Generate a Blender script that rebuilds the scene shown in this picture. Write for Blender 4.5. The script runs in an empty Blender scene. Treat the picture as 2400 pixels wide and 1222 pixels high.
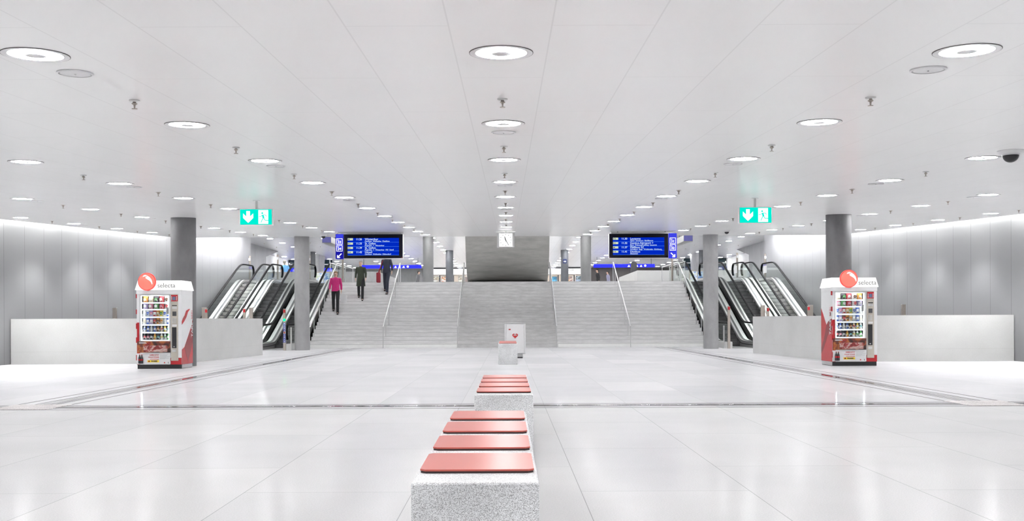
import bpy, bmesh, math, random
from math import pi, sin, cos, atan, radians
from mathutils import Vector, Matrix
random.seed(7)
S = bpy.context.scene
COL = S.collection
F = 2226.0           # focal length in pixels of the 2400-wide frame
EYE = 1.13
CZ0, CSL = 2.55, 0.0494      # lower ceiling: height at y=0 and its rise per metre
def ceil_h(y): return CZ0 + CSL * y
LAMP, LAMP_UP, COVE = 104, 145, 17          # lamp radiances
UPF, UPC = 2.90, 5.73        # upper floor level and upper ceiling level

# ---------------------------------------------------------------- materials
def new_mat(name):
    m = bpy.data.materials.new(name); m.use_nodes = True
    nt = m.node_tree
    return m, nt, nt.nodes['Principled BSDF']
def mat(name, col, rough=0.5, metal=0.0, noise=0.0, nscale=20.0, bump=0.0, emit=None, estr=0.0, spec=None, stretch=None, coat=0.0):
    m, nt, b = new_mat(name)
    b.inputs['Base Color'].default_value = (*col, 1)
    b.inputs['Roughness'].default_value = rough
    b.inputs['Metallic'].default_value = metal
    if spec is not None: b.inputs['Specular IOR Level'].default_value = spec
    if coat: b.inputs['Coat Weight'].default_value = coat
    if emit is not None:
        b.inputs['Emission Color'].default_value = (*emit, 1)
        b.inputs['Emission Strength'].default_value = estr
    if noise or bump:
        tc = nt.nodes.new('ShaderNodeTexCoord'); mp = nt.nodes.new('ShaderNodeMapping')
        if stretch: mp.inputs['Scale'].default_value = stretch
        n = nt.nodes.new('ShaderNodeTexNoise'); n.inputs['Scale'].default_value = nscale
        n.inputs['Detail'].default_value = 6; n.inputs['Roughness'].default_value = 0.65
        nt.links.new(tc.outputs['Object'], mp.inputs['Vector']); nt.links.new(mp.outputs['Vector'], n.inputs['Vector'])
        if noise:
            r = nt.nodes.new('ShaderNodeValToRGB')
            r.color_ramp.elements[0].position = 0.3; r.color_ramp.elements[1].position = 0.7
            r.color_ramp.elements[0].color = (*[c * (1 - noise) for c in col], 1)
            r.color_ramp.elements[1].color = (*[min(1, c * (1 + noise)) for c in col], 1)
            nt.links.new(n.outputs['Fac'], r.inputs['Fac']); nt.links.new(r.outputs['Color'], b.inputs['Base Color'])
        if bump:
            bp = nt.nodes.new('ShaderNodeBump'); bp.inputs['Strength'].default_value = bump; bp.inputs['Distance'].default_value = 0.01
            nt.links.new(n.outputs['Fac'], bp.inputs['Height']); nt.links.new(bp.outputs['Normal'], b.inputs['Normal'])
    return m
def emis(name, col, s):
    m = bpy.data.materials.new(name); m.use_nodes = True; nt = m.node_tree
    nt.nodes.remove(nt.nodes['Principled BSDF'])
    e = nt.nodes.new('ShaderNodeEmission'); e.inputs['Color'].default_value = (*col, 1); e.inputs['Strength'].default_value = s
    nt.links.new(e.outputs[0], nt.nodes['Material Output'].inputs[0]); return m
def glassy(name, tint=(0.93, 0.97, 0.95), refl=0.06, graz=.3):
    m = bpy.data.materials.new(name); m.use_nodes = True; nt = m.node_tree
    nt.nodes.remove(nt.nodes['Principled BSDF'])
    t = nt.nodes.new('ShaderNodeBsdfTransparent'); t.inputs['Color'].default_value = (*tint, 1)
    g = nt.nodes.new('ShaderNodeBsdfGlossy'); g.inputs['Roughness'].default_value = 0.02
    fr = nt.nodes.new('ShaderNodeLayerWeight'); fr.inputs['Blend'].default_value = 0.25
    mt = nt.nodes.new('ShaderNodeMath'); mt.operation = 'MULTIPLY_ADD'; mt.inputs[1].default_value = graz; mt.inputs[2].default_value = refl
    mx = nt.nodes.new('ShaderNodeMixShader')
    nt.links.new(fr.outputs['Fresnel'], mt.inputs[0]); nt.links.new(mt.outputs[0], mx.inputs[0])
    nt.links.new(t.outputs[0], mx.inputs[1]); nt.links.new(g.outputs[0], mx.inputs[2])
    nt.links.new(mx.outputs[0], nt.nodes['Material Output'].inputs[0]); return m
def tiles(name, c1, c2, cj, bw, rh, mortar, rough, uoff=0, voff=0, axes='yx', offset=0.5, grain=0.0, gscale=300, metal=0.0, clouds=0.0, spec=None, rough_n=0.0, wax=None):
    """stone / panel slabs with fine joints; axes says which coordinate runs along a slab row and which across."""
    m, nt, b = new_mat(name)
    tc = nt.nodes.new('ShaderNodeTexCoord'); sp = nt.nodes.new('ShaderNodeSeparateXYZ'); cb = nt.nodes.new('ShaderNodeCombineXYZ')
    nt.links.new(tc.outputs['Object'], sp.inputs[0])
    for k, (a, off) in enumerate(zip(axes, (uoff, voff))):
        ad = nt.nodes.new('ShaderNodeMath'); ad.inputs[1].default_value = off
        nt.links.new(sp.outputs['xyz'.index(a)], ad.inputs[0]); nt.links.new(ad.outputs[0], cb.inputs[k])
    br = nt.nodes.new('ShaderNodeTexBrick'); br.offset = offset
    br.inputs['Scale'].default_value = 1; br.inputs['Brick Width'].default_value = bw; br.inputs['Row Height'].default_value = rh
    br.inputs['Mortar Size'].default_value = mortar; br.inputs['Mortar Smooth'].default_value = 0.1
    br.inputs['Color1'].default_value = (*c1, 1); br.inputs['Color2'].default_value = (*c2, 1); br.inputs['Mortar'].default_value = (*cj, 1)
    nt.links.new(cb.outputs[0], br.inputs['Vector'])
    out = br.outputs['Color']
    for amt, sc, det in ((grain, gscale, 2), (clouds, 0.9, 5)):
        if not amt: continue
        n = nt.nodes.new('ShaderNodeTexNoise'); n.inputs['Scale'].default_value = sc; n.inputs['Detail'].default_value = det
        nt.links.new(tc.outputs['Object'], n.inputs['Vector'])
        mr = nt.nodes.new('ShaderNodeMapRange'); mr.inputs['From Min'].default_value = 0.3; mr.inputs['From Max'].default_value = 0.7
        mr.inputs['To Min'].default_value = 1 - amt; mr.inputs['To Max'].default_value = 1 + amt * 0.4
        nt.links.new(n.outputs['Fac'], mr.inputs['Value'])
        mx = nt.nodes.new('ShaderNodeVectorMath'); mx.operation = 'SCALE'
        nt.links.new(out, mx.inputs[0]); nt.links.new(mr.outputs[0], mx.inputs['Scale']); out = mx.outputs[0]
    nt.links.new(out, b.inputs['Base Color'])
    b.inputs['Roughness'].default_value = rough; b.inputs['Metallic'].default_value = metal
    if rough_n:
        n = nt.nodes.new('ShaderNodeTexNoise'); n.inputs['Scale'].default_value = 1.3; n.inputs['Detail'].default_value = 4
        nt.links.new(tc.outputs['Object'], n.inputs['Vector'])
        mr = nt.nodes.new('ShaderNodeMapRange'); mr.inputs['To Min'].default_value = max(0.02, rough - rough_n); mr.inputs['To Max'].default_value = rough + rough_n
        nt.links.new(n.outputs['Fac'], mr.inputs['Value']); nt.links.new(mr.outputs[0], b.inputs['Roughness'])
    if spec is not None: b.inputs['Specular IOR Level'].default_value = spec
    if wax is not None:                     # waxed stone: matt body with an even, weak sheen
        df = nt.nodes.new('ShaderNodeBsdfDiffuse'); gl = nt.nodes.new('ShaderNodeBsdfGlossy'); ms = nt.nodes.new('ShaderNodeMixShader')
        nt.links.new(out, df.inputs['Color']); gl.inputs['Roughness'].default_value = rough; ms.inputs[0].default_value = wax
        gl.inputs['Color'].default_value = (.95, .95, .97, 1)
        nt.links.new(df.outputs[0], ms.inputs[1]); nt.links.new(gl.outputs[0], ms.inputs[2])
        nt.links.new(ms.outputs[0], nt.nodes['Material Output'].inputs[0]); nt.nodes.remove(b)
    return m
def speckle(name, c, dark, rough=0.55, scale=400):
    m, nt, b = new_mat(name)
    tc = nt.nodes.new('ShaderNodeTexCoord')
    v = nt.nodes.new('ShaderNodeTexVoronoi'); v.inputs['Scale'].default_value = scale
    n = nt.nodes.new('ShaderNodeTexNoise'); n.inputs['Scale'].default_value = 3; n.inputs['Detail'].default_value = 7
    nt.links.new(tc.outputs['Object'], v.inputs['Vector']); nt.links.new(tc.outputs['Object'], n.inputs['Vector'])
    r = nt.nodes.new('ShaderNodeValToRGB'); e = r.color_ramp.elements
    e[0].position = 0.12; e[0].color = (*dark, 1); e[1].position = 0.5; e[1].color = (*c, 1)
    x = e.new(0.9); x.color = (*[min(1, k * 1.18) for k in c], 1)
    sep = nt.nodes.new('ShaderNodeSeparateXYZ'); nt.links.new(v.outputs['Color'], sep.inputs[0]); nt.links.new(sep.outputs[0], r.inputs['Fac'])
    mr = nt.nodes.new('ShaderNodeMapRange'); mr.inputs['From Min'].default_value = 0.35; mr.inputs['From Max'].default_value = 0.65
    mr.inputs['To Min'].default_value = 0.82; mr.inputs['To Max'].default_value = 1.08
    nt.links.new(n.outputs['Fac'], mr.inputs['Value'])
    mx = nt.nodes.new('ShaderNodeVectorMath'); mx.operation = 'SCALE'
    nt.links.new(r.outputs['Color'], mx.inputs[0]); nt.links.new(mr.outputs[0], mx.inputs['Scale'])
    nt.links.new(mx.outputs[0], b.inputs['Base Color']); b.inputs['Roughness'].default_value = rough
    bp = nt.nodes.new('ShaderNodeBump'); bp.inputs['Strength'].default_value = 0.15; bp.inputs['Distance'].default_value = 0.003
    nt.links.new(sep.outputs[0], bp.inputs['Height']); nt.links.new(bp.outputs['Normal'], b.inputs['Normal'])
    return m
def blotch(name, cols, scale, rough=0.3, emit=0.0):
    """soft coloured patches, for unreadable printed pictures"""
    m, nt, b = new_mat(name)
    tc = nt.nodes.new('ShaderNodeTexCoord'); v = nt.nodes.new('ShaderNodeTexNoise'); v.inputs['Scale'].default_value = scale; v.inputs['Detail'].default_value = 2.5
    v.inputs['Distortion'].default_value = 1.2
    r = nt.nodes.new('ShaderNodeValToRGB'); e = r.color_ramp.elements
    n = len(cols)
    for i, c in enumerate(cols):
        p = 0.3 + 0.4 * i / (n - 1)
        if i < 2: e[i].position = p; e[i].color = (*c, 1)
        else: x = e.new(p); x.color = (*c, 1)
    nt.links.new(tc.outputs['Object'], v.inputs['Vector']); nt.links.new(v.outputs['Fac'], r.inputs['Fac'])
    nt.links.new(r.outputs['Color'], b.inputs['Base Color']); b.inputs['Roughness'].default_value = rough
    if emit:
        nt.links.new(r.outputs['Color'], b.inputs['Emission Color']); b.inputs['Emission Strength'].default_value = emit
    return m

M = {}
M['floor_near'] = tiles('honed_stone_floor', (.56, .56, .565), (.53, .53, .54), (.32, .32, .32), 2.08, 1.107, .0026, .15, uoff=.0, voff=.63, grain=.10, gscale=110, clouds=.05, wax=.11)
M['floor_far'] = tiles('polished_stone_floor', (.67, .67, .685), (.60, .60, .62), (.48, .48, .48), 2.08, 1.107, .003, .07, uoff=.6, voff=.63, grain=.04, gscale=60, clouds=.05, wax=.28)
M['floor_up'] = mat('upper_stone_floor', (.55, .55, .55), .25, noise=.06, nscale=3)
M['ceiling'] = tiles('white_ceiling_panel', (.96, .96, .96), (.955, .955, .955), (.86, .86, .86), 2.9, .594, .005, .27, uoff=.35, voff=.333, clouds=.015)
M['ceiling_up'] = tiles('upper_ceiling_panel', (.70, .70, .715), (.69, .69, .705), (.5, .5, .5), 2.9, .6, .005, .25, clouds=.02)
M['panel'] = tiles('white_wall_panel', (.27, .272, .282), (.258, .26, .27), (.12, .12, .13), 9.0, 1.08, .008, .32, uoff=1.0, voff=-.05, axes='zy', offset=0, metal=.40, clouds=.0)
M['white_wall'] = mat('white_wall_paint', (.8, .8, .8), .5, noise=.03, nscale=2)
M['parapet'] = tiles('white_parapet_stone', (.60, .60, .595), (.595, .595, .59), (.51, .51, .50), 40, 1.0, .003, .3, axes='xz', offset=0, uoff=20, voff=.67, clouds=.09, grain=.04, gscale=40)
M['concrete'] = mat('column_concrete', (.135, .135, .14), .55, noise=.16, nscale=3, stretch=(1, 1, .6), bump=.05)
M['concrete_light'] = mat('light_concrete', (.33, .33, .335), .5, noise=.14, nscale=2.5, stretch=(1, 1, .5), bump=.05)
M['concrete_mid'] = mat('mid_concrete', (.20, .20, .205), .5, noise=.12, nscale=2.5, stretch=(1, 1, .5))
M['wall_dark'] = mat('dark_brown_wall', (.09, .08, .08), .5, noise=.1, nscale=1.5)
M['concrete_dark'] = mat('dark_concrete', (.10, .105, .115), .45, noise=.12, nscale=3, bump=.05)
M['soffit'] = mat('board_marked_concrete', (.46, .455, .435), .65, noise=.18, nscale=2.2, stretch=(.5, 2.2, 2.2), bump=.15)
M['wall_conc'] = mat('wall_concrete', (.34, .34, .35), .6, noise=.12, nscale=1.2, stretch=(1, 2, .6))
M['stair'] = mat('stair_stone', (.70, .695, .698), .55, noise=.14, nscale=4, stretch=(.5, 3, 3))
M['stair_mid'] = mat('stair_stone_shaded', (.59, .585, .585), .55, noise=.18, nscale=4, stretch=(.5, 3, 3))  # same stone as the sides; shadow on the middle flight put into the colour
M['stair_white'] = mat('pale_plinth_stone', (.90, .90, .89), .35, noise=.03, nscale=4)
M['nosing'] = mat('stair_nosing', (.50, .50, .50), .5, noise=.1, nscale=12)
M['granite'] = speckle('grey_granite', (.76, .765, .78), (.36, .36, .37))
M['patch'] = speckle('pinkish_granite', (.46, .43, .43), (.2, .18, .18), .4, 120)
M['pad'] = mat('salmon_seat', (.52, .115, .09), .30, spec=.3, noise=.02, nscale=3)
M['pad_edge'] = mat('dark_seat_edge', (.035, .02, .02), .5, noise=.1, nscale=30)
M['steel'] = mat('brushed_steel', (.62, .62, .62), .28, 1.0, noise=.05, nscale=40, stretch=(1, 1, 12))
M['steel_br'] = mat('bright_steel', (.62, .62, .615), .3, .8, noise=.04, nscale=25, stretch=(8, 1, 1))
M['bronze'] = mat('warm_steel', (.42, .38, .34), .3, 1.0, noise=.05, nscale=30)
M['gutter'] = mat('drain_steel', (.30, .30, .31), .10, 1.0, noise=.1, nscale=9)
M['joint'] = mat('dark_joint', (.10, .09, .09), .6, noise=.1, nscale=20)
M['rubber'] = mat('black_rubber', (.006, .006, .007), .6, spec=.06, noise=.1, nscale=30)
M['black'] = mat('black_plastic', (.012, .012, .014), .35, noise=.1, nscale=30)
M['dark'] = mat('dark_grey_metal', (.07, .07, .075), .4, .4, noise=.08, nscale=20)
M['step'] = mat('grooved_step_metal', (.27, .27, .275), .42, .5, noise=.12, nscale=60, stretch=(20, 1, 1))
M['step_lt'] = mat('lit_step_metal', (.47, .47, .46), .42, .5, noise=.1, nscale=60, stretch=(20, 1, 1))  # same metal as the other steps, light on these put into the colour
M['step_edge'] = mat('dark_step_edge', (.05, .05, .055), .5, .3, noise=.1, nscale=60)
M['glass'] = glassy('clear_glass', (.95, .975, .965), .025, .12)
M['glass_vend'] = glassy('shop_glass', (.97, .98, .98), .02)
M['glass_dark'] = mat('dark_facade_glass', (.015, .025, .03), .06, noise=.3, nscale=1.5)
M['white'] = mat('white_lacquer', (.68, .68, .69), .3, noise=.02, nscale=8)
M['white_m'] = mat('pale_grey_metal', (.62, .62, .615), .35, .2, noise=.03, nscale=8)
M['grey_p'] = mat('grey_plastic', (.45, .45, .45), .45, noise=.04, nscale=20)
M['red'] = mat('red_panel', (.46, .018, .025), .25, noise=.05, nscale=6)
M['dkred'] = mat('dark_red_panel', (.24, .012, .018), .25, noise=.05, nscale=6)
M['beige'] = mat('champagne_metal', (.50, .46, .40), .35, .6, noise=.04, nscale=30)
M['yellow'] = mat('yellow_label', (.85, .62, .02), .4, noise=.03, nscale=20)
M['ink'] = mat('dark_ink', (.02, .02, .025), .5, noise=.05, nscale=30)
M['red_ink'] = mat('red_ink', (.55, .03, .03), .5, noise=.05, nscale=30)
M['grey_ink'] = mat('grey_ink', (.38, .38, .39), .5, noise=.05, nscale=30)
M['lamp'] = emis('lamp_light', (1, .995, .99), LAMP)
M['lamp_up'] = emis('upper_lamp_light', (.97, .98, 1), LAMP_UP)
M['cove'] = emis('cove_light', (1, 1, .96), COVE)
M['tube'] = emis('shelf_light', (.93, .97, 1), 12)
M['boxlight'] = emis('lit_white_panel', (1, 1, .99), 1.25)
M['fascia'] = emis('lit_shop_fascia', (1, .99, .98), 1.6)
M['ball'] = mat('lit_red_ball', (.8, .12, .09), .3, emit=(.95, .17, .13), estr=.75, noise=.04, nscale=10)
M['ball_rim'] = mat('lit_red_rim', (.7, .05, .04), .3, emit=(.85, .06, .05), estr=.6, noise=.04, nscale=10)
M['green_sign'] = emis('lit_green', (.0, .86, .66), 1.0)
M['green_lt'] = emis('lit_green_glow', (.62, 1, .92), 1.0)
M['white_sign'] = emis('lit_white', (1, 1, 1), 1.25)
M['blue_scr'] = emis('blue_screen', (.0, .022, .52), 1.0)
M['blue_hi'] = emis('blue_screen_line', (.06, .2, .85), 1.0)
M['chip'] = emis('pale_chip', (.62, .72, .52), 1.0)
M['scr_txt'] = emis('screen_text', (.62, .80, .95), 1.0)
M['blue_side'] = emis('lit_blue_panel', (.05, .06, .78), 1.0)
M['blue_deep'] = emis('lit_deep_blue', (.012, .012, .36), 1.0)
M['blue_ban'] = emis('lit_blue_banner', (.025, .03, .93), 1.8)
M['lilac'] = mat('lilac_sign_face', (.22, .22, .55), .3, emit=(.2, .2, .6), estr=.25, noise=.04, nscale=6)
M['red_led'] = emis('red_signal', (1, .06, .05), 6)
M['green_led'] = emis('green_signal', (.0, 1, .12), 5)
M['dial'] = emis('lit_dial', (1, 1, 1), 1.15)
M['screen_sm'] = emis('small_screen', (.18, .22, .35), .8)
M['navy'] = mat('navy_sign', (.02, .03, .10), .4, noise=.05, nscale=20)
M['poster_red'] = blotch('food_and_faces_poster', [(.02, .01, .01), (.035, .015, .012), (.05, .02, .015), (.16, .03, .02), (.42, .14, .03), (.30, .02, .02), (.06, .02, .015)], 3.2)

# ---------------------------------------------------------------- mesh builder
class MB:
    def __init__(s): s.bm = bmesh.new(); s.mi = 0
    def m(s, i): s.mi = i; return s
    def _faces(s, fs):
        for f in fs: f.material_index = s.mi
    def box(s, x0, x1, y0, y1, z0, z1, bev=0, seg=2):
        r = bmesh.ops.create_cube(s.bm, size=1)
        vs = r['verts']
        for v in vs: v.co = Vector(((x0 + x1) / 2 + v.co.x * (x1 - x0), (y0 + y1) / 2 + v.co.y * (y1 - y0), (z0 + z1) / 2 + v.co.z * (z1 - z0)))
        fs = {f for v in vs for f in v.link_faces}
        s._faces(fs)
        if bev:
            es = list({e for v in vs for e in v.link_edges})
            o = bmesh.ops.bevel(s.bm, geom=es, offset=bev, segments=seg, profile=.5, affect='EDGES')
            s._faces(o['faces'])
        return s
    def prism(s, pts, ax, a0, a1):
        def P(p, a):
            return Vector((a, p[0], p[1])) if ax == 'x' else Vector((p[0], a, p[1])) if ax == 'y' else Vector((p[0], p[1], a))
        A = [s.bm.verts.new(P(p, a0)) for p in pts]; B = [s.bm.verts.new(P(p, a1)) for p in pts]
        n = len(pts); fs = [s.bm.faces.new(A), s.bm.faces.new(B[::-1])]
        for i in range(n): fs.append(s.bm.faces.new((A[i], B[i], B[(i + 1) % n], A[(i + 1) % n])))
        s._faces(fs); return s
    def quad(s, *pts):
        f = s.bm.faces.new([s.bm.verts.new(Vector(p)) for p in pts]); s._faces([f]); return s
    def tube(s, path, r, seg=8, rx=None, closed=False):
        path = [Vector(p) for p in path]; n = len(path); rings = []
        up = None
        for i, p in enumerate(path):
            a = path[(i - 1) % n] if (i or closed) else p; b = path[(i + 1) % n] if (i < n - 1 or closed) else p
            t = (b - a).normalized()
            if up is None:
                ref = Vector((1, 0, 0)) if abs(t.x) < .9 else Vector((0, 1, 0))
                up = (ref - t * ref.dot(t)).normalized()
            else: up = (up - t * up.dot(t)).normalized()
            w = t.cross(up)
            rr = r[i] if isinstance(r, (list, tuple)) else r
            ru = rx if rx else rr
            rings.append([s.bm.verts.new(p + up * cos(2 * pi * k / seg) * ru + w * sin(2 * pi * k / seg) * rr) for k in range(seg)])
        fs = []
        for i in range(n - (0 if closed else 1)):
            A, B = rings[i], rings[(i + 1) % n]
            for k in range(seg): fs.append(s.bm.faces.new((A[k], A[(k + 1) % seg], B[(k + 1) % seg], B[k])))
        if not closed:
            fs.append(s.bm.faces.new(rings[0][::-1])); fs.append(s.bm.faces.new(rings[-1]))
        s._faces(fs); return s
    def lathe(s, prof, c=(0, 0, 0), seg=24, caps=True, axis='z'):
        c = Vector(c); rings = []
        for r, z in prof:
            ring = []
            for k in range(seg):
                a = 2 * pi * k / seg
                v = (r * cos(a), r * sin(a), z)
                if axis == 'y': v = (r * cos(a), z, r * sin(a))
                if axis == 'x': v = (z, r * cos(a), r * sin(a))
                ring.append(s.bm.verts.new(c + Vector(v)))
            rings.append(ring)
        fs = []
        for A, B in zip(rings, rings[1:]):
            for k in range(seg): fs.append(s.bm.faces.new((A[k], A[(k + 1) % seg], B[(k + 1) % seg], B[k])))
        if caps:
            fs.append(s.bm.faces.new(rings[0][::-1])); fs.append(s.bm.faces.new(rings[-1]))
        s._faces(fs); return s
    def ball(s, c, r, sx=1, sy=1, sz=1, seg=16, rings=10):
        o = bmesh.ops.create_uvsphere(s.bm, u_segments=seg, v_segments=rings, radius=r)
        for v in o['verts']: v.co = Vector((c[0] + v.co.x * sx, c[1] + v.co.y * sy, c[2] + v.co.z * sz))
        s._faces({f for v in o['verts'] for f in v.link_faces}); return s
    def mesh(s, name, mats, smooth=False, xf=None):
        bmesh.ops.recalc_face_normals(s.bm, faces=s.bm.faces[:])
        if xf is not None: s.bm.transform(xf)
        me = bpy.data.meshes.new(name); s.bm.to_mesh(me); s.bm.free()
        for m in (mats if isinstance(mats, (list, tuple)) else [mats]): me.materials.append(m)
        if smooth:
            for p in me.polygons: p.use_smooth = True
            me.set_sharp_from_angle(angle=radians(38))
        return me
    def build(s, name, mats, parent=None, loc=(0, 0, 0), smooth=False, xf=None):
        o = bpy.data.objects.new(name, s.mesh(name, mats, smooth, xf)); COL.objects.link(o); o.location = loc
        if parent is not None: o.parent = parent
        return o
def tag(o, label, cat, group=None):
    o['label'] = label; o['category'] = cat
    if group: o['group'] = group
    return o
def thing(name, loc, label, cat, group=None, rz=0):
    o = bpy.data.objects.new(name, None); COL.objects.link(o); o.location = loc; o.rotation_euler = (0, 0, rz); o.empty_display_size = .2
    return tag(o, label, cat, group)
def struct(o): o['kind'] = 'structure'; return o
def copy_tree(o, parent=None):
    c = o.copy(); COL.objects.link(c)
    if parent is not None: c.parent = parent
    for ch in [x for x in CHILD.get(o.name, [])]: copy_tree(ch, c)
    return c
CHILD = {}
def index_children():
    CHILD.clear()
    for o in bpy.data.objects:
        if o.parent: CHILD.setdefault(o.parent.name, []).append(o)
def text_mesh(body, size, mat_, align='LEFT', ext=.002, bold=0.0):
    cu = bpy.data.curves.new('lettering', 'FONT'); cu.body = body; cu.size = size; cu.align_x = align; cu.align_y = 'CENTER'; cu.extrude = ext; cu.offset = bold
    cu.resolution_u = 3
    o = bpy.data.objects.new('lettering', cu); COL.objects.link(o)
    dg = bpy.context.evaluated_depsgraph_get(); dg.update()
    me = bpy.data.meshes.new_from_object(o.evaluated_get(dg))
    bpy.data.objects.remove(o); bpy.data.curves.remove(cu)
    return me
def texts(name, items, mats, parent, facing=None):
    """items: (text, x, y, z, size, align, material index[, bold[, vertical side]]) all joined into one mesh of lettering."""
    bm = bmesh.new()
    for it in items:
        body, x, y, z, size, al, mi = it[:7]; bold = it[7] if len(it) > 7 else 0; side = it[8] if len(it) > 8 else None
        me = text_mesh(body, size, None, al, .0015, bold)
        R = Matrix.Rotation(pi / 2, 4, 'X')
        if side == 'R': R = Matrix.Rotation(pi / 2, 4, 'Z') @ R; R = Matrix.Translation((0,0,0)) @ R @ Matrix.Rotation(pi / 2, 4, 'Z')
        if side == 'L': R = Matrix.Rotation(-pi / 2, 4, 'Z') @ R @ Matrix.Rotation(pi / 2, 4, 'Z')
        me.transform(Matrix.Translation((x, y, z)) @ R)
        n0 = len(bm.faces); bm.from_mesh(me); bm.faces.ensure_lookup_table()
        for f in bm.faces[n0:]: f.material_index = mi
        bpy.data.meshes.remove(me)
    me = bpy.data.meshes.new(name); bm.to_mesh(me); bm.free()
    for m_ in mats: me.materials.append(m_)
    o = bpy.data.objects.new(name, me); COL.objects.link(o); o.parent = parent
    return o
ORD = ['first', 'second', 'third', 'fourth', 'fifth', 'sixth', 'seventh', 'eighth', 'ninth', 'tenth', 'eleventh', 'twelfth', 'thirteenth', 'fourteenth']
# ================================================================ SETTING
def st(name, mb, mats, smooth=False): return struct(mb.build(name, mats, smooth=smooth))
YE = 36.8                                   # far edge of the lower ceiling
st('floor', MB().box(-16, 16, -8, 12.15, -.2, 0), M['floor_near'])
st('floor', MB().box(-16, 16, 12.75, 50, -.2, 0), M['floor_far'])
# drainage strips let into the floor
def strip_x(x0, x1):
    b = MB()
    b.m(0).box(x0, x1, 12.15, 12.75, -.2, 0)
    st('floor', b, [M['floor_far']])
    b = MB()
    b.box(x0, x1, 12.42, 12.53, .0, .004)
    st('trim_1', b, M['gutter'])
    b = MB()
    for y in (12.15, 12.36, 12.59, 12.74): b.box(x0, x1, y - .007, y + .007, .0, .003)
    st('trim_2', b, M['joint'])
strip_x(-16, 16)
for sx, nm in ((-1, 'trim_3'), (1, 'trim_4')):
    xc = sx * 6.3
    b = MB(); b.box(xc - .07, xc + .07, 12.76, 38.4, 0, .004); st(nm, b, M['gutter'])
    b = MB()
    for dx in (-.37, -.14, .14, .37): b.box(xc + dx - .008, xc + dx + .008, 12.76, 38.4, 0, .003)
    st(nm, b, M['joint'])
    b = MB(); b.box(xc - .38, xc + .38, 12.16, 12.9, 0, .005); st('trim_5', b, M['patch'])

# lower ceiling: a tilted slab that rises towards the stairs, open slots along both side walls
def slab(x0, x1, y0, y1, t=.35):
    b = MB()
    b.prism([(y0, ceil_h(y0)), (y1, ceil_h(y1)), (y1, ceil_h(y1) + t), (y0, ceil_h(y0) + t)], 'x', x0, x1); return b
b = slab(-12.86, 12.86, -8, YE); st('ceiling', b, M['ceiling'])
for sx, side in ((-1, 'left'), (1, 'right')):
    b = MB(); b.prism([(-8, ceil_h(-8) + .3), (YE, ceil_h(YE) + .3), (YE, ceil_h(YE) + .42), (-8, ceil_h(-8) + .42)], 'x', sx * 12.84, sx * 13.45)
    st('ceiling', b, M['white_wall'])
    b = MB(); b.box(min(sx * 13.2, sx * 13.45), max(sx * 13.2, sx * 13.45), -8, 48.8, -.1, 6.4); st('wall_' + side, b, M['panel'])
    b = MB(); b.box(min(sx * 13.4, sx * 15.4), max(sx * 13.4, sx * 15.4), 48.6, 48.8, 0, 6.4); st('wall_' + side, b, M['wall_conc'])
    # concrete wall of the upper level, cut on a slant at its far end
    b = MB(); b.prism([(48.7, UPF - .3), (59.8, UPF - .3), (59.8, 5.17), (63.3, 5.78), (48.7, 5.78)], 'x', sx * 15.2, sx * 15.6); st('wall_' + side, b, M['wall_conc'])
    b = MB(); b.box(min(sx * 16.6, sx * 16.9), max(sx * 16.6, sx * 16.9), 59, 72, UPF, 5.8); st('wall_' + side, b, M['white_wall'])
    b = MB(); b.box(min(sx * 20, sx * 20.3), max(sx * 20, sx * 20.3), 48, 86, UPF - .2, 5.9); st('wall_' + side, b, M['wall_conc'])
st('wall_back', MB().box(-16, 16, -8.3, -8, -.1, 3), M['white_wall'])
# upper level
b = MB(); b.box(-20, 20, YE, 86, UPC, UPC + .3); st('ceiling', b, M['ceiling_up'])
b = MB(); b.box(-8.15, 8.15, 44.29, 50, UPF - .35, UPF); st('floor', b, M['floor_up'])
b = MB(); b.box(-20, 20, 47.6, 86, UPF - .35, UPF - .002); st('floor', b, M['floor_up'])
b = MB(); b.box(-13.2, 13.2, 47.6, 47.9, 0, UPF - .3); st('wall_front', b, M['wall_conc'])
b = MB(); b.box(-20, -6.75, 84.5, 84.8, UPF, UPC); st('wall_far', b, M['concrete_mid'])
b = MB(); b.box(6.75, 20, 84.5, 84.8, UPF, UPC); st('wall_far', b, M['wall_dark'])

# ================================================================ STAIRS
NR, RI, TR, Y0 = 19, UPF / 19, .295, 38.7
def wall_stair():
    t = thing('staircase', (0, Y0, 0), 'wide pale stone staircase rising between the two banks of escalators', 'stairs')
    for i in range(NR):
        y0 = i * TR; y1 = (NR - 1) * TR + .02; z1 = (i + 1) * RI
        b = MB(); 
        for k, (x0, x1) in enumerate(((-8.13, -2.05), (-2.05, 2.05), (2.05, 8.13))):
            b.m(2 if (i == 0 and k != 1) else (1 if k == 1 else 0))
            b.box(x0, x1, y0, max(y1, y0 + TR), z1 - RI, z1)
        b.m(3).box(-8.13, 8.13, y0 - .006, y0 + .03, z1 - .014, z1 + .002)
        b.build('step', [M['stair'], M['stair_mid'], M['stair_white'], M['nosing']], t)
    return t
wall_stair()
def stair_h(y): return max(0, min(NR, math.floor((y - Y0) / TR) + 1)) * RI
SL = RI / TR
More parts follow.
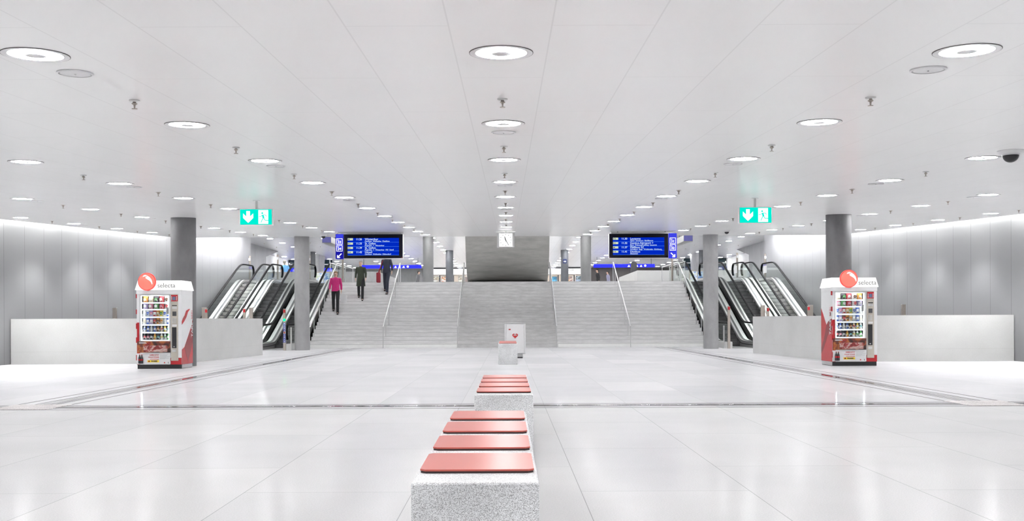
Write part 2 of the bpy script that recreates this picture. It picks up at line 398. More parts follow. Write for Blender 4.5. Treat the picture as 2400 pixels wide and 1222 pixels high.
def handrail(x, label, level=0.0, both=False):
    t = thing('handrail', (x, Y0, 0), label, 'handrail', 'steel handrails on the stairs')
    yb, yt = -.28, (NR - 1) * TR + .75
    zb, zt = .87, UPF + .92
    path = [(0, yb, zb - .02), (0, yb + .12, zb)]
    path += [(0, .05, zb + .12), (0, yt - .15, zt - .02), (0, yt, zt)]
    if level: path += [(0, yt + level, zt)]
    else: path += [(0, yt + .06, zt - .06)]
    MB().tube(path, .022, 10).build('rail', M['steel'], t, smooth=True)
    for k, py in enumerate((yb + .02, .62, 1.75, 2.9, 4.05, 5.2, yt - .02) + ((yt + level * .5, yt + level) if level else ())):
        zf = stair_h(Y0 + py) if py > 0 else 0
        if py > (NR - 1) * TR: zf = UPF
        zr = zb if py < .05 else zb + .12 + (py - .05) * (zt - zb - .14) / (yt - .2)
        if py >= yt - .1: zr = zt
        b = MB(); b.tube([(0, py, zf), (0, py, zr)], .017, 8); b.lathe([(.05, zf), (.05, zf + .012)], (0, py, 0), 12)
        b.build('post', M['steel'], t, smooth=True)
handrail(-5.05, 'steel handrail on the stairs below the board for platforms 33 and 34, between wide flights')
handrail(-2.04, 'steel handrail on the stairs at the left edge of the middle flight')
handrail(1.98, 'steel handrail on the stairs at the right edge of the middle flight')
handrail(4.97, 'steel handrail on the stairs below the board for platforms 31 and 32, between wide flights')
handrail(-8.02, 'steel handrail on the stair edge beside the left bank of escalators', 4.5)
handrail(8.02, 'steel handrail on the stair edge beside the right bank of escalators', 4.5)

# ================================================================ ESCALATORS
YB, YT = 38.75, 45.25                       # where the incline starts and ends
ESL = UPF / (YT - YB)
def step_line(y): return min(UPF, max(0, (y - YB) * ESL))
def smooth_line(y, off):
    # rounded transition at both ends of the incline
    R = .7
    def sp(v): return (v + math.sqrt(v * v + .12)) / 2
    return (sp((y - YB)) - sp((y - YT))) * ESL + off
def escalator(sx, xi, xo, label, step_mat, stopped=True, notice=False):
    xc = sx * (xi + xo) / 2; hw = (xo - xi) / 2
    t = thing('escalator', (xc, 0, 0), label, 'escalator', None)
    ya, yz = 36.75, 47.2
    ys = [ya + (yz - ya) * i / 40 for i in range(41)]
    rh = .97
    for s in (-1, 1):
        x = s * hw
        # handrail with rounded newel ends
        path = []
        r = .30
        low = [(x, ya + r * (1 - sin(a)) - r, smooth_line(ya, rh) - r + r * cos(a)) for a in [radians(d) for d in range(150, 0, -20)]]
        top = [(x, yz - r + r * sin(a) + r, smooth_line(yz, rh) - r + r * cos(a)) for a in [radians(d) for d in range(10, 160, 20)]]
        path = low + [(x, y, smooth_line(y, rh)) for y in ys] + top
        MB().tube(path, .036, 10, rx=.052).build('handrail', M['rubber'], t, smooth=True)
        # glass balustrade
        pts = [(ya - .22, smooth_line(ya, .32))] + [(y, smooth_line(y, .24)) for y in ys] + [(yz + .22, smooth_line(yz, .32)), (yz + .24, smooth_line(yz, .6)), (yz + .1, smooth_line(yz, .9))]
        pts += [(y, smooth_line(y, rh - .035)) for y in ys[::-1]] + [(ya - .1, smooth_line(ya, .9)), (ya - .24, smooth_line(ya, .6))]
        MB().prism(pts, 'x', x - .006, x + .006).build('glass_panel', M['glass'], t)
        # bright rail under the handrail
        MB().tube([(x, y, smooth_line(y, rh - .036)) for y in ys], .010, 6, rx=.022).build('handrail_guide', M['steel_br'], t, smooth=True)
        # deck and skirt: steel band that follows the incline
        dy0, dy1 = ya - .3, yz + .3
        yy = [dy0] + ys + [dy1]
        prof = [(y, smooth_line(y, .24)) for y in yy] + [(y, smooth_line(y, -.06)) for y in yy[::-1]]
        MB().prism(prof, 'x', x - s * .12, x + s * (.16 if s * sx < 0 else .2)).build('skirt_panel', M['steel_br'], t)
        prof = [(y, smooth_line(y, .13)) for y in yy] + [(y, smooth_line(y, .10)) for y in yy[::-1]]
        MB().prism(prof, 'x', x - s * .12, x - s * .135).build('brush_strip', M['black'], t)
        prof = [(y, smooth_line(y, .263)) for y in yy] + [(y, smooth_line(y, .238)) for y in yy[::-1]]
        MB().prism(prof, 'x', x - .035, x + .035).build('glass_clamp', M['dark'], t)
    # steps
    n = 17; w = hw - .14; d = (YT - YB + .1) / n
    for i in range(n):
        y0 = YB - .05 + i * d; z1 = min(UPF, (i + 1) * UPF / n)
        b = MB(); rh_ = UPF / n; b.m(0).prism([(y0, z1), (y0 + d + .02, z1), (y0 + d + .02, z1 - rh_ - .03), (y0 + .085, z1 - rh_ - .03), (y0 + .07, z1 - rh_ * .8), (y0 + .03, z1 - rh_ * .35)], 'x', -w, w)
        b.m(1).box(-w, w, y0 - .006, y0 + .02, z1 - .02, z1 + .003)
        b.build('step', [M[step_mat], M['step_edge']], t)
    b = MB(); b.box(-w, w, ya - .3, YB - .05, 0, .012); b.build('landing_plate', M['step'], t)
    b = MB(); b.box(-w, w, YT + .05, yz + .4, UPF - .2, UPF + .004); b.build('landing_plate', M['step'], t)
    # closed truss below the steps
    MB().prism([(ya, 0), (ya, .005), (YB, .0), (YT, UPF - .3), (yz + .4, UPF - .3), (yz + .4, 0)], 'x', -hw - .1, hw + .1).build('truss_cover', M['dark'], t)
    if notice:
        xs = sorted((sx * (hw - .010), sx * (hw - .0075)))
        MB().box(xs[0], xs[1], yz - .68, yz - .08, UPF + .48, UPF + .84).build('notice', M['white'], t)
    return t
for sx, side, pl in ((-1, 'left', '33 and 34'), (1, 'right', '31 and 32')):
    escalator(sx, 8.5, 9.6, f'running escalator next to the stairs, partly behind the slim column on the {side}', 'step', False)
    escalator(sx, 10.2, 11.25, f'stopped escalator with dark grey steps, middle one of the {side} bank', 'step', True, sx > 0)
    escalator(sx, 11.7, 12.7, f'stopped escalator with pale steps running along the white wall on the {side}', 'step_lt', True, sx > 0)

# signal posts at the foot of the escalators
def signal_post(x, y, label, led, z=1.58, stickers=False):
    t = thing('signal_post', (x, y, 0), label, 'post', 'escalator signal posts')
    MB().box(-.05, .05, -.03, .03, 0, z, .008).build('post', M['bronze'], t)
    b = MB(); b.box(-.042, .042, -.045, -.02, z - .15, z - .03, .006); b.build('emergency_button', M['red'], t)
    if led: MB().lathe([(.048, -.05), (.044, -.035), (.04, -.02)], (0, 0, z - .42), 14, True, 'y').build('signal_lamp', M[led], t, smooth=True)
    if stickers:
        b = MB()
        for k in range(9):
            if k == 4: continue
            b.box(-.045, .045, -.034, -.029, .3 + k * .085, .372 + k * .085)
        b.build('sticker_strip', M['blue_st'], t)
        b = MB()
        for k in range(9):
            zc = .336 + k * .085
            b.m(0 if k != 4 else 1)
            b.prism([(-.025, zc - .02), (.025, zc - .02), (.0, zc + .024)] if k % 2 else [(-.03, zc - .01), (.02, zc - .022), (.03, zc + .012), (-.012, zc + .022)], 'y', -.038, -.033)
        b.build('sticker_marks', [M['white'], M['red']], t)
    return t
M['blue_st'] = mat('blue_sticker', (.02, .06, .38), .4, noise=.1, nscale=20)
signal_post(-8.46, 36.0, 'steel post with red button, green light and blue stickers by the left slim column', 'green_led', 1.58, True)
signal_post(8.38, 36.0, 'bare steel post standing beside the slim column on the right', None, 1.62)
signal_post(-9.98, 36.0, 'red-button post behind the left low wall, at the foot of the dark escalator', None, 1.60)
signal_post(-11.42, 36.0, 'post with red light at the foot of the pale left escalator', 'red_led', 1.60)
signal_post(9.86, 36.0, 'post with red light behind the right low wall near its corner', 'red_led', 1.56)
signal_post(11.40, 36.0, 'red-button post at the foot of the pale escalator on the right', None, 1.60)
def steel_post(x, y, w, h, label, matn='bronze'):
    t = thing('steel_post', (x, y, 0), label, 'post', 'plain steel posts near the escalators')
    MB().box(-w, w, -.05, .05, 0, h, .01).build('post_body', M[matn], t)
    MB().box(-w - .02, w + .02, -.07, .07, 0, .015).build('foot_plate', M['steel'], t)
    MB().box(-w - .004, w + .004, -.054, .054, h, h + .012).build('cap', M['steel'], t)
steel_post(-9.78, 36.2, .07, 1.63, 'flat steel post beside the button post at the dark left escalator')
steel_post(-11.56, 36.2, .09, 1.64, 'wide steel post beside the red light at the pale left escalator')
steel_post(9.72, 36.2, .08, 1.64, 'flat steel post beside the red light post behind the right low wall')
steel_post(11.54, 36.2, .09, 1.64, 'wide steel post beside the button post at the pale right escalator')
steel_post(-12.41, 30.0, .055, 1.55, 'lone steel post behind the low wall left of the vending machine')
steel_post(12.50, 30.0, .055, 1.56, 'lone steel post behind the low wall to the right of the other machine')
steel_post(-8.28, 36.3, .018, .86, 'thin steel bollard in front of the running left escalator', 'steel')
steel_post(8.26, 36.3, .018, .86, 'thin steel bollard in front of the running right escalator', 'steel')
# tall thin posts on the upper landing
def tall_post(x, y, h, label):
    t = thing('landing_post', (x, y, UPF), label, 'post', 'tall posts at the top of the escalators')
    MB().lathe([(.055, 0), (.055, h)], (0, 0, 0), 12).build('pole', M['bronze'], t, smooth=True)
    MB().lathe([(.09, 0), (.09, .02)], (0, 0, 0), 12).build('foot_plate', M['steel'], t)
    MB().box(-.05, .05, -.11, -.055, h - .25, h - .12).build('sensor', M['white'], t)
for sx, side in ((-1, 'left'), (1, 'right')):
    tall_post(sx * 12.95, 47.75, 1.50, f'tall steel post at the top of the pale escalator on the {side}')
    tall_post(sx * 11.55, 47.75, 1.55, f'tall steel post between the pale and dark escalators on the {side}')
    tall_post(sx * 9.95, 47.75, 1.5, f'tall steel post between the dark and running escalators on the {side}')
    tall_post(sx * 7.82, 45.1, UPC - UPF - .02, f'slim floor-to-ceiling pole at the top {side} corner of the stairs')

# ================================================================ LOW WALLS AND COLUMNS
for sx, side, y in ((-1, 'left', 25.2), (1, 'right', 24.75)):
    b = MB()
    pts = [(13.19, y), (8.66, y), (8.13, 31.5), (8.38, 31.5), (8.9, y + .25), (13.19, y + .25)]
    b.prism([(sx * p[0], p[1]) for p in (pts if sx > 0 else pts[::-1])], 'z', 0, 1.205)
    o = b.build('low_wall', M['parapet']); tag(o, f'white stone low wall behind the vending machine on the {side}', 'wall'); o['kind'] = 'thing'
def column(x, y, r, h, mt, label, z0=0, base=True, name='concrete_column'):
    t = thing(name, (x, y, z0), label, 'column', 'round columns'); t['kind'] = 'thing'
    MB().lathe([(r, 0), (r, h)], (0, 0, 0), 40).build('shaft', M[mt], t, smooth=True)
    return t
column(-8.17, 23.95, .305, ceil_h(23.95) + .02, 'concrete', 'thick grey concrete column behind the left vending machine')
column(8.28, 23.75, .305, ceil_h(23.75) + .02, 'concrete', 'thick grey concrete column behind the right vending machine')
column(-7.86, 36.3, .285, ceil_h(36.2) + .02, 'concrete_light', 'slim concrete column at the left foot of the stairs')
column(7.72, 36.1, .285, ceil_h(36.0) + .02, 'concrete_light', 'slim concrete column at the right foot of the stairs')
column(-4.28, 51.3, .285, UPC - UPF, 'concrete_mid', 'grey column at the top of the stairs beside the left departure board', UPF)
column(4.23, 51.3, .285, UPC - UPF, 'concrete_mid', 'grey column at the top of the stairs beside the right departure board', UPF)
column(-3.84, 62.9, .255, UPC - UPF, 'concrete_dark', 'dark column left of the concrete stair underside', UPF)
c = column(3.78, 62.9, .255, UPC - UPF, 'concrete_dark', 'dark column with a small navy sign right of the concrete stair underside', UPF)
column(-13.0, 63.5, .16, UPC - UPF, 'concrete_dark', 'thin dark column just beside the slim left column', UPF)
column(12.95, 63.5, .16, UPC - UPF, 'concrete_dark', 'thin dark column just beside the slim right column', UPF)
# navy pictogram sign on the dark column
t = thing('column_sign', (3.78, 62.63, UPF), 'small navy sign with a white arrow on the dark right column', 'sign')
MB().box(-.13, .13, -.012, .012, 1.93, 2.22).build('sign_plate', M['navy'], t)
MB().prism([(-.08, 2.08), (.0, 2.08), (.0, 2.13), (.09, 2.06), (.0, 1.99), (.0, 2.04), (-.08, 2.04)], 'y', -.018, -.012).build('arrow', M['white_sign'], t)

# underside of the stair that climbs above the upper landing
def soffit():
    prof = [(47.7, UPF + .09), (46.9, UPF + .13), (46.2, UPF + .27), (45.6, UPF + .5), (45.1, UPF + .8), (44.7, UPF + 1.15), (44.35, UPF + 1.6), (44.1, UPF + 2.15), (43.95, UPF + 2.82)]
    b = MB(); n = len(prof)
    back = [(y + .7, z) for y, z in prof]
    b.prism(prof + [(45.6, UPF + 2.82), (48.2, UPF + 2.2), (48.4, UPF + .09)], 'x', -1.96, 1.96)
    o = b.build('stair_underside', M['soffit'], smooth=True)
    return tag(o, 'curved board-marked concrete underside of a stair above the middle flight', 'concrete stair')
soffit()
MB_ = MB().box(-1.97, 1.97, 46.6, 48.5, UPF, UPF + .09); o = MB_.build('stair_plinth', M['concrete_light']); tag(o, 'low concrete plinth under the curved stair underside', 'plinth')

# ================================================================ BENCHES
def bench(xc, y0, L, label, npads=4, w=.482, h=.52, pitch=.655, pd=.468, first=.245):
    t = thing('granite_bench', (xc, y0, 0), label, 'bench', 'granite benches')
    b = MB(); hw = w / 2
    b.box(-hw, hw, 0, L, 0, h, .008, 2); b.build('block', M['granite'], t)
    for k in range(npads):
        ya = first + k * pitch; yb = ya + pd; px = .227; c = .022
        pts = [(-px + c, ya), (px - c, ya), (px, ya + c), (px, yb - c), (px - c, yb), (-px + c, yb), (-px, yb - c), (-px, ya + c)]
        o = MB().prism(pts, 'z', h + .009, h + .016).build('seat_pad', M['pad'], t)
        pts = [(x * .988, ya + (y - ya) * .985 + .003) for x, y in pts]
        MB().prism(pts, 'z', h, h + .0095).build('pad_underlay', M['pad_edge'], o)
    return t
bench(-.125, 3.56, 2.76, 'nearest speckled granite bench with four salmon seat pads', first=.21)
bench(-.035, 7.74, 2.75, 'granite bench with four salmon pads, second from the camera', pitch=.625, first=.15)
bench(0.0, 24.0, 2.75, 'far granite bench with salmon pads in front of the white cabinet')
# white steel cabinet with the red heart
t = thing('defibrillator_cabinet', (.215, 28.0, 0), 'white cabinet with a red heart behind the far granite bench', 'cabinet')
MB().box(-.26, .26, -.14, .14, .14, 1.0, .01).build('door_panel', M['white'], t)
MB().box(-.31, .31, -.1, .2, .12, 1.02, .02).build('body', M['white'], t)
MB().box(-.32, .32, -.12, .22, 1.02, 1.04, .008).build('top_cap', M['steel'], t)
MB().box(-.22, .22, -.08, .12, .03, .13).build('plinth', M['grey_p'], t)
MB().box(-.22, .22, -.09, .12, .0, .035).build('foot', M['black'], t)
hp = []
for k in range(28):
    a = 2 * pi * k / 28
    hp.append((.0 + .0052 * 16 * sin(a) ** 3, .66 + .0052 * (13 * cos(a) - 5 * cos(2 * a) - 2 * cos(3 * a) - cos(4 * a))))
MB().prism(hp, 'y', -.149, -.14).build('heart_emblem', M['red_ink'], t)
b = MB(); b.m(0).box(-.19, -.13, -.148, -.14, .83, .862); b.m(1).box(-.13, -.075, -.148, -.14, .83, .862); b.build('red_tag', [M['red_ink'], M['white']], t)
MB().box(-.045, .045, -.153, -.149, .665, .69).build('heart_mark', M['white_m'], t)
# ================================================================ VENDING MACHINES
VY = 22.55
PROD = {}
def prod_mats():
    cols = {'red': (.62, .05, .06), 'pink': (.75, .25, .35), 'white': (.78, .78, .76), 'green': (.12, .42, .12), 'yellow': (.80, .62, .08), 'orange': (.75, .30, .05), 'blue': (.08, .16, .55),
            'teal': (.10, .42, .45), 'brown': (.20, .09, .05), 'cream': (.72, .62, .42), 'lilac': (.45, .36, .62), 'dark': (.05, .04, .05), 'silver': (.6, .62, .65)}
    for k, c in cols.items(): PROD[k] = mat('wrapper_' + k, c, .3, noise=.22, nscale=28)
prod_mats()
def snack_bag(col, lab, w, h):
    b = MB(); nx, nz = 8, 8; grid = {}
    for side in (-1, 1):
        for i in range(nx + 1):
            for k in range(nz + 1):
                u, v = i / nx, k / nz
                if side == 1 and (i in (0, nx) or k in (0, nz)): grid[side, i, k] = grid[-1, i, k]; continue
                th = .045 * (sin(pi * u) ** .6) * (sin(pi * v) ** .5) if 0 < u < 1 and 0 < v < 1 else 0
                th += .004 * sin(9 * u + 5 * v)if th else 0
                grid[side, i, k] = b.bm.verts.new(((u - .5) * w * (1 - .08 * sin(pi * v)), side * th, v * h))
    for side in (-1, 1):
        for i in range(nx):
            for k in range(nz):
                b._faces([b.bm.faces.new([grid[side, i, k], grid[side, i + 1, k], grid[side, i + 1, k + 1], grid[side, i, k + 1]])])
    return b
def make_product(kind, col, lab):
    if kind == 'snack_bag':
        w, h = .125, .155
        o = snack_bag(col, lab, w, h).build('snack_bag', PROD[col], smooth=True)
        MB().lathe([(.038, -.052), (.034, -.046)], (0, 0, .075), 14, True, 'y').build('bag_label', PROD[lab], o)
        return o
    if kind == 'candy_bar':
        o = MB().box(-.03, .03, -.018, .018, .008, .125, .01).box(-.033, .033, -.004, .004, 0, .01).box(-.033, .033, -.004, .004, .123, .136).build('candy_bar', PROD[col], smooth=True)
        MB().box(-.024, .024, -.0195, -.017, .04, .095).build('bar_label', PROD[lab], o)
        return o
    o = MB().lathe([(.026, 0), (.031, .01), (.031, .05), (.028, .065), (.031, .085), (.031, .115), (.022, .145), (.012, .165), (.012, .175)], (0, 0, 0), 14).build('drink_bottle', PROD[col], smooth=True)
    MB().lathe([(.0315, .058), (.0318, .06), (.0318, .108), (.0315, .11)], (0, 0, 0), 14).build('bottle_label', PROD[lab], o, smooth=True)
    MB().lathe([(.0145, .172), (.0145, .19)], (0, 0, 0), 12).build('bottle_cap', PROD['white' if lab == 'red' else lab], o, smooth=True)
    return o
PROTO = {}
def place_product(kind, col, lab, x, y, z, label, sc=1):
    key = (kind, col, lab)
    if key not in PROTO:
        o = PROTO[key] = make_product(kind, col, lab); index_children()
    else:
        o = copy_tree(PROTO[key])
    o.location = (x, y, z); o.scale = (sc, sc, sc); o.rotation_euler = (0, 0, random.uniform(-.2, .2))
    tag(o, label, {'snack_bag': 'snack', 'candy_bar': 'candy', 'drink_bottle': 'bottle'}[kind], None)
ROWS = [('snack_bag', [('orange', 'cream'), ('cream', 'white'), ('dark', 'green'), ('red', 'white'), ('white', 'brown')]),
        ('snack_bag', [('lilac', 'white'), ('pink', 'white'), ('green', 'white'), ('red', 'pink'), ('white', 'red')]),
        ('candy_bar', [('white', 'silver'), ('silver', 'blue'), ('lilac', 'pink'), ('red', 'white'), ('orange', 'cream'), ('yellow', 'green'), ('white', 'blue'), ('blue', 'white')]),
        ('candy_bar', [('white', 'cream'), ('blue', 'silver'), ('lilac', 'white'), ('brown', 'red'), ('orange', 'brown'), ('cream', 'orange'), ('silver', 'white'), ('blue', 'white')]),
        ('drink_bottle', [('silver', 'blue'), ('blue', 'white'), ('silver', 'white'), ('blue', 'silver'), ('brown', 'orange'), ('cream', 'red'), ('yellow', 'white'), ('white', 'teal')]),
        ('drink_bottle', [('dark', 'red'), ('dark', 'pink'), ('dark', 'silver'), ('orange', 'yellow'), ('dark', 'teal'), ('white', 'yellow'), ('silver', 'green'), ('green', 'white')])]
NOUN = {'snack_bag': 'snack bag', 'candy_bar': 'candy bar', 'drink_bottle': 'drink bottle'}
SHELF = ['top shelf', 'second shelf', 'third shelf', 'fourth shelf', 'fifth shelf', 'bottom shelf']
def vending(xc, side):
    t = thing('vending_machine', (xc, VY, 0), f'lit red and white snack vending machine in front of the thick column on the {side}', 'vending machine')
    w = .53; dp = .80
    gx0, gx1, gz0, gz1 = -w + .075, .255, .665, 1.755     # window opening
    b = MB()
    b.m(0).box(-w, gx0, 0.012, dp, 1.1, 1.80).m(1).box(-w, gx0, .012, dp, .10, 1.1)          # left stile
    b.m(0).box(gx1, w, .012, dp, .26, 1.80).m(1).box(gx1, w, .012, dp, .10, .26)
    b.m(0).box(gx0, gx1, .012, dp, 1.755, 1.80).box(gx0, gx1, .012, dp, .10, gz0).box(gx0, gx1, .52, dp, gz0, gz1)
    b.build('body', [M['white'], M['red']], t)
    MB().box(-w - .006, w + .006, -.012, dp, 1.775, 1.872, .006).build('top_frame', M['white'], t)
    MB().box(-w + .01, w - .01, .02, dp - .02, 0, .10).build('base', M['black'], t)
    MB().box(w - .012, w + .002, .05, dp - .03, .01, .095).build('base_plate', M['steel'], t)
    MB().box(-w - .002, -w + .012, .05, dp - .03, .01, .095).build('base_plate', M['steel'], t)
    # interior
    b = MB(); b.box(gx0, gx1, .5, .515, gz0, gz1).box(gx0, gx0 + .01, .02, .5, gz0, gz1).box(gx1 - .01, gx1, .02, .5, gz0, gz1)
    b.build('lining', M['lining'], t)
    MB().box(gx0 + .020, gx0 + .029, .03, .055, gz0 + .01, gz1 - .01).build('light_tube', M['tube'], t)
    MB().box(gx1 - .034, gx1 - .022, .03, .055, gz0 + .01, gz1 - .01).build('light_tube', M['tube'], t)
    MB().box(gx0 + .03, gx1 - .03, .03, .06, gz1 - .022, gz1 - .01).build('light_tube', M['tube'], t)
    zs = [1.575, 1.415, 1.235, 1.05, .868, .678]
    for r, (kind, items) in enumerate(ROWS):
        z = zs[r]
        MB().box(gx0 + .012, gx1 - .012, .06, .49, z - .014, z).build('shelf', M['white_m'], t)
        MB().box(gx0 + .012, gx1 - .012, .052, .062, z - .026, z + .008).build('price_rail', M['boxlight2'], t)
        n = len(items); sh = 0 if side == 'left' else 1
        for i in range(n):
            col, lab = items[(i + (sh if r < 4 else 0)) % n]
            x = gx0 + .035 + (gx1 - gx0 - .07) * (i + .5) / n
            sc = {'snack_bag': .98, 'candy_bar': 1.18, 'drink_bottle': .88 if r == 4 else .88}[kind]
            c1 = {'silver': 'silver grey', 'dark': 'dark brown', 'lilac': 'lilac'}.get(col, col)
            lbl = f'{c1} {NOUN[kind]}, {ORD[i]} on the {SHELF[r]} of the {side} vending machine'
            place_product(kind, col, lab, xc + x, VY + .115, z + .003, lbl, sc)
            path = [(x + .036 * cos(a), .05 + .014 * a / pi, z + .043 + .036 * sin(a)) for a in [2 * pi * k / 12 for k in range(20)]]
            MB().tube(path, .0032, 4).build('spiral_coil', M['white_m'], t)
    MB().box(gx1 - .085, gx1 - .03, .018, .024, 1.30, 1.46).build('price_sticker', M['grey_p'], t)
    MB().box(gx0 - .004, gx1 + .004, .006, .011, gz0 - .004, gz1 + .004).build('window_pane', M['glass_vend'], t)
    b = MB()
    for a in ((gx0 - .012, gx0, gz0 - .012, gz1 + .012), (gx1, gx1 + .012, gz0 - .012, gz1 + .012)): b.box(a[0], a[1], .0, .014, a[2], a[3])
    b.box(gx1 - .022, gx1, 0, .005, gz0, gz1).box(gx0, gx1, 0, .005, gz1 - .02, gz1).box(gx0, gx1, 0, .014, gz1, gz1 + .012).box(gx0, gx1, 0, .014, gz0 - .012, gz0); b.build('window_frame', M['white_m'], t)
    # picture panel and advertisement below the window
    MB().box(-w + .015, .268, -.004, .014, .385, .655).build('picture_panel', M['poster_red'], t)
    b = MB(); b.box(-w + .06, -w + .235, -.007, -.004, .60, .612).box(-w + .06, -w + .22, -.007, -.004, .622, .632); b.build('picture_caption', M['white'], t)
    MB().box(-w + .16, .20, -.018, -.002, .40, .555, .006).build('delivery_flap', M['flap'], t)
    MB().box(-w + .16, .21, -.022, -.004, .368, .386).build('flap_handle', M['steel'], t)
    MB().box(-w + .003, .268, -.006, .014, .108, .368).build('advert_panel', M['white'], t)
    texts('advert_text', [('SAMMLE JETZT', .0, -.008, .325, .034, 'RIGHT', 0, .001), ('COLLECTIONNE', -.003, -.008, .275, .034, 'RIGHT', 0, .001), ('COLLEZIONA', -.003, -.008, .228, .034, 'RIGHT', 0, .001)], [M['red_ink']], t)
    b = MB()
    for k, (wd) in enumerate((.2, .17, .24, .15, .22, .12)): b.box(.02, .02 + wd, -.009, -.006, .336 - k * .021, .342 - k * .021)
    b.build('advert_lines', M['grey_ink'], t)
    MB().box(-.275, .0, -.010, -.005, .155, .205).build('yellow_label', M['yellow'], t)
    texts('label_text', [('PANINI', -.185, -.012, .18, .044, 'LEFT', 0, .002)], [M['ink']], t)
    b = MB(); b.lathe([(.018, -.013), (.018, -.0095)], (-.235, 0, .18), 12, True, 'y').box(-.262, -.225, -.0125, -.0095, .165, .172); b.build('label_mark', M['dkred'], t)
    for bx in (-.455, -.40):
        b = MB(); b.m(0).lathe([(.024, 0), (.029, .01), (.029, .06), (.025, .08), (.029, .11), (.026, .14), (.011, .18), (.011, .2)], (bx, -.03, .128), 12)
        b.m(1).lathe([(.0302, .07), (.0302, .105)], (bx, -.03, .128), 12).lathe([(.013, .198), (.013, .212)], (bx, -.03, .128), 10); b.build('bottle_picture', [M['ink'], M['red']], t, smooth=True)
    b = MB(); b.lathe([(.016, -.01), (.016, -.006)], (.13, 0, .145), 12, True, 'y'); b.build('round_mark', M['red_ink'], t)
    MB().box(.215, .225, -.010, -.006, .125, .165).build('small_mark', M['ink'], t)
    # control column
    MB().box(.285, .455, -.006, .014, .19, 1.765).build('control_column', M['beige'], t)
    MB().box(.455, w, .0, .014, .26, 1.765).build('door_edge', M['white'], t)
    o = MB().box(.292, .45, -.022, -.004, 1.60, 1.755, .006).build('card_reader', M['red'], t)
    MB().box(.332, .402, -.027, -.02, 1.625, 1.71).build('reader_screen', M['screen_sm'], o)
    b = MB()
    for k in range(4): b.box(.302, .318, -.025, -.021, 1.625 + k * .026, 1.64 + k * .026).box(.42, .436, -.025, -.021, 1.625 + k * .026, 1.64 + k * .026)
    b.build('reader_icons', M['white'], o)
    MB().box(.315, .43, -.016, -.004, 1.49, 1.51).build('note_slot', M['black'], t)
    MB().box(.315, .43, -.012, -.004, 1.42, 1.475).build('coin_plate', M['steel'], t)
    MB().box(.325, .415, -.014, -.004, 1.255, 1.36).build('card_slot', M['dark'], t)
    b = MB()
    for i in range(3):
        for k in range(4): b.box(.315 + i * .033, .339 + i * .033, -.014, -.005, 1.085 + k * .032, 1.108 + k * .032)
    b.build('keypad', M['steel'], t)
    MB().box(.315, .425, -.010, -.004, 1.005, 1.05).build('coin_label', M['white'], t)
    MB().box(.31, .415, -.012, -.004, .49, .985).build('return_slot', M['black'], t)
    MB().box(.345, .375, -.014, -.011, .515, .535).build('slot_mark', M['white'], t)
    MB().box(.315, .405, -.012, -.004, .40, .455).build('coin_tray', M['steel'], t)
    b = MB()
    for z0, z1 in ((1.68, 1.78), (1.3, 1.41), (.95, 1.08), (.62, .75), (.2, .33)): b.box(-w - .018, -w + .002, .0, .06, z0, z1)
    b.build('hinge', M['red'], t)
    # side graphics
    for s in (1, -1):
        x0, x1 = sorted((s * w, s * (w + .003))); x2, x3 = sorted((s * (w + .003), s * (w + .006)))
        MB().box(x0, x1, .012, dp - .002, .10, 1.775).build('side_panel', M['white'], t)
        if s > 0:
            MB().prism([(.02, .10), (.795, .10), (.795, 1.17), (.72, 1.02), (.2, .51), (.02, .45)], 'x', x2, x3).build('side_graphic', M['red'], t)
            MB().prism([(.02, 1.04), (.02, 1.12), (.1, 1.2), (.22, 1.27), (.33, 1.38), (.5, 1.42), (.62, 1.43), (.46, 1.35), (.34, 1.22), (.2, 1.13)], 'x', x2, x3).build('side_swoosh', M['red'], t)
            MB().prism([(.795, .62), (.795, 1.16), (.72, 1.01), (.2, .5), (.45, .14)], 'x', x3, x3 + .002).build('side_shade', M['dkred'], t)
            texts('side_lettering', [('TAKE', x3 + .004, .735, .92, .15, 'CENTER', 0, .002, 'R'), ('ME!', x3 + .004, .735, 1.29, .15, 'CENTER', 1, .002, 'R')], [M['white'], M['pale_red']], t)
        else:
            MB().prism([(.02, .10), (.795, .10), (.795, 1.38), (.70, 1.29), (.55, 1.12), (.415, .97), (.3, 1.05), (.15, 1.11), (.02, 1.125)], 'x', x2, x3).build('side_graphic', M['red'], t)
            MB().prism([(.02, 1.12), (.15, 1.105), (.3, 1.045), (.415, .95), (.6, .62), (.79, .38), (.79, .26), (.6, .42), (.42, .62), (.25, .80), (.02, .88)], 'x', x2 - .002, x2).build('side_shade', M['dkred'], t)
            texts('side_lettering', [('TAKE', x2 - .004, .13, .92, .15, 'CENTER', 0, .002, 'L'), ('ME!', x2 - .004, .13, 1.29, .15, 'CENTER', 1, .002, 'L')], [M['white'], M['pale_red']], t)
    # lit sign on top: tapered box, ball and lettering
    b = MB(); A = [(-w - .03, -.03), (w + .03, -.03), (w + .03, dp + .02), (-w - .03, dp + .02)]; B = [(-w + .01, .05), (w - .01, .05), (w - .01, dp - .05), (-w + .01, dp - .05)]
    va = [b.bm.verts.new((x, y, 1.872)) for x, y in A]; vb = [b.bm.verts.new((x, y, 2.10)) for x, y in B]
    b.bm.faces.new(va[::-1]); b.bm.faces.new(vb)
    for i in range(4): b.bm.faces.new((va[i], va[(i + 1) % 4], vb[(i + 1) % 4], vb[i]))
    b.build('sign_box', M['boxlight'], t)
    bx = -.265 if side == 'left' else -.155
    o = MB().lathe([(.001, -.075), (.09, -.068), (.16, -.045), (.195, -.018)], (bx, -.04, 2.07), 36, True, 'y').build('sign_ball', M['ball'], t, smooth=True)
    MB().lathe([(.195, -.02), (.212, -.01), (.212, .02), (.195, .03)], (bx, -.04, 2.07), 36, True, 'y').build('ball_rim', M['ball_rim'], o, smooth=True)
    sw = []
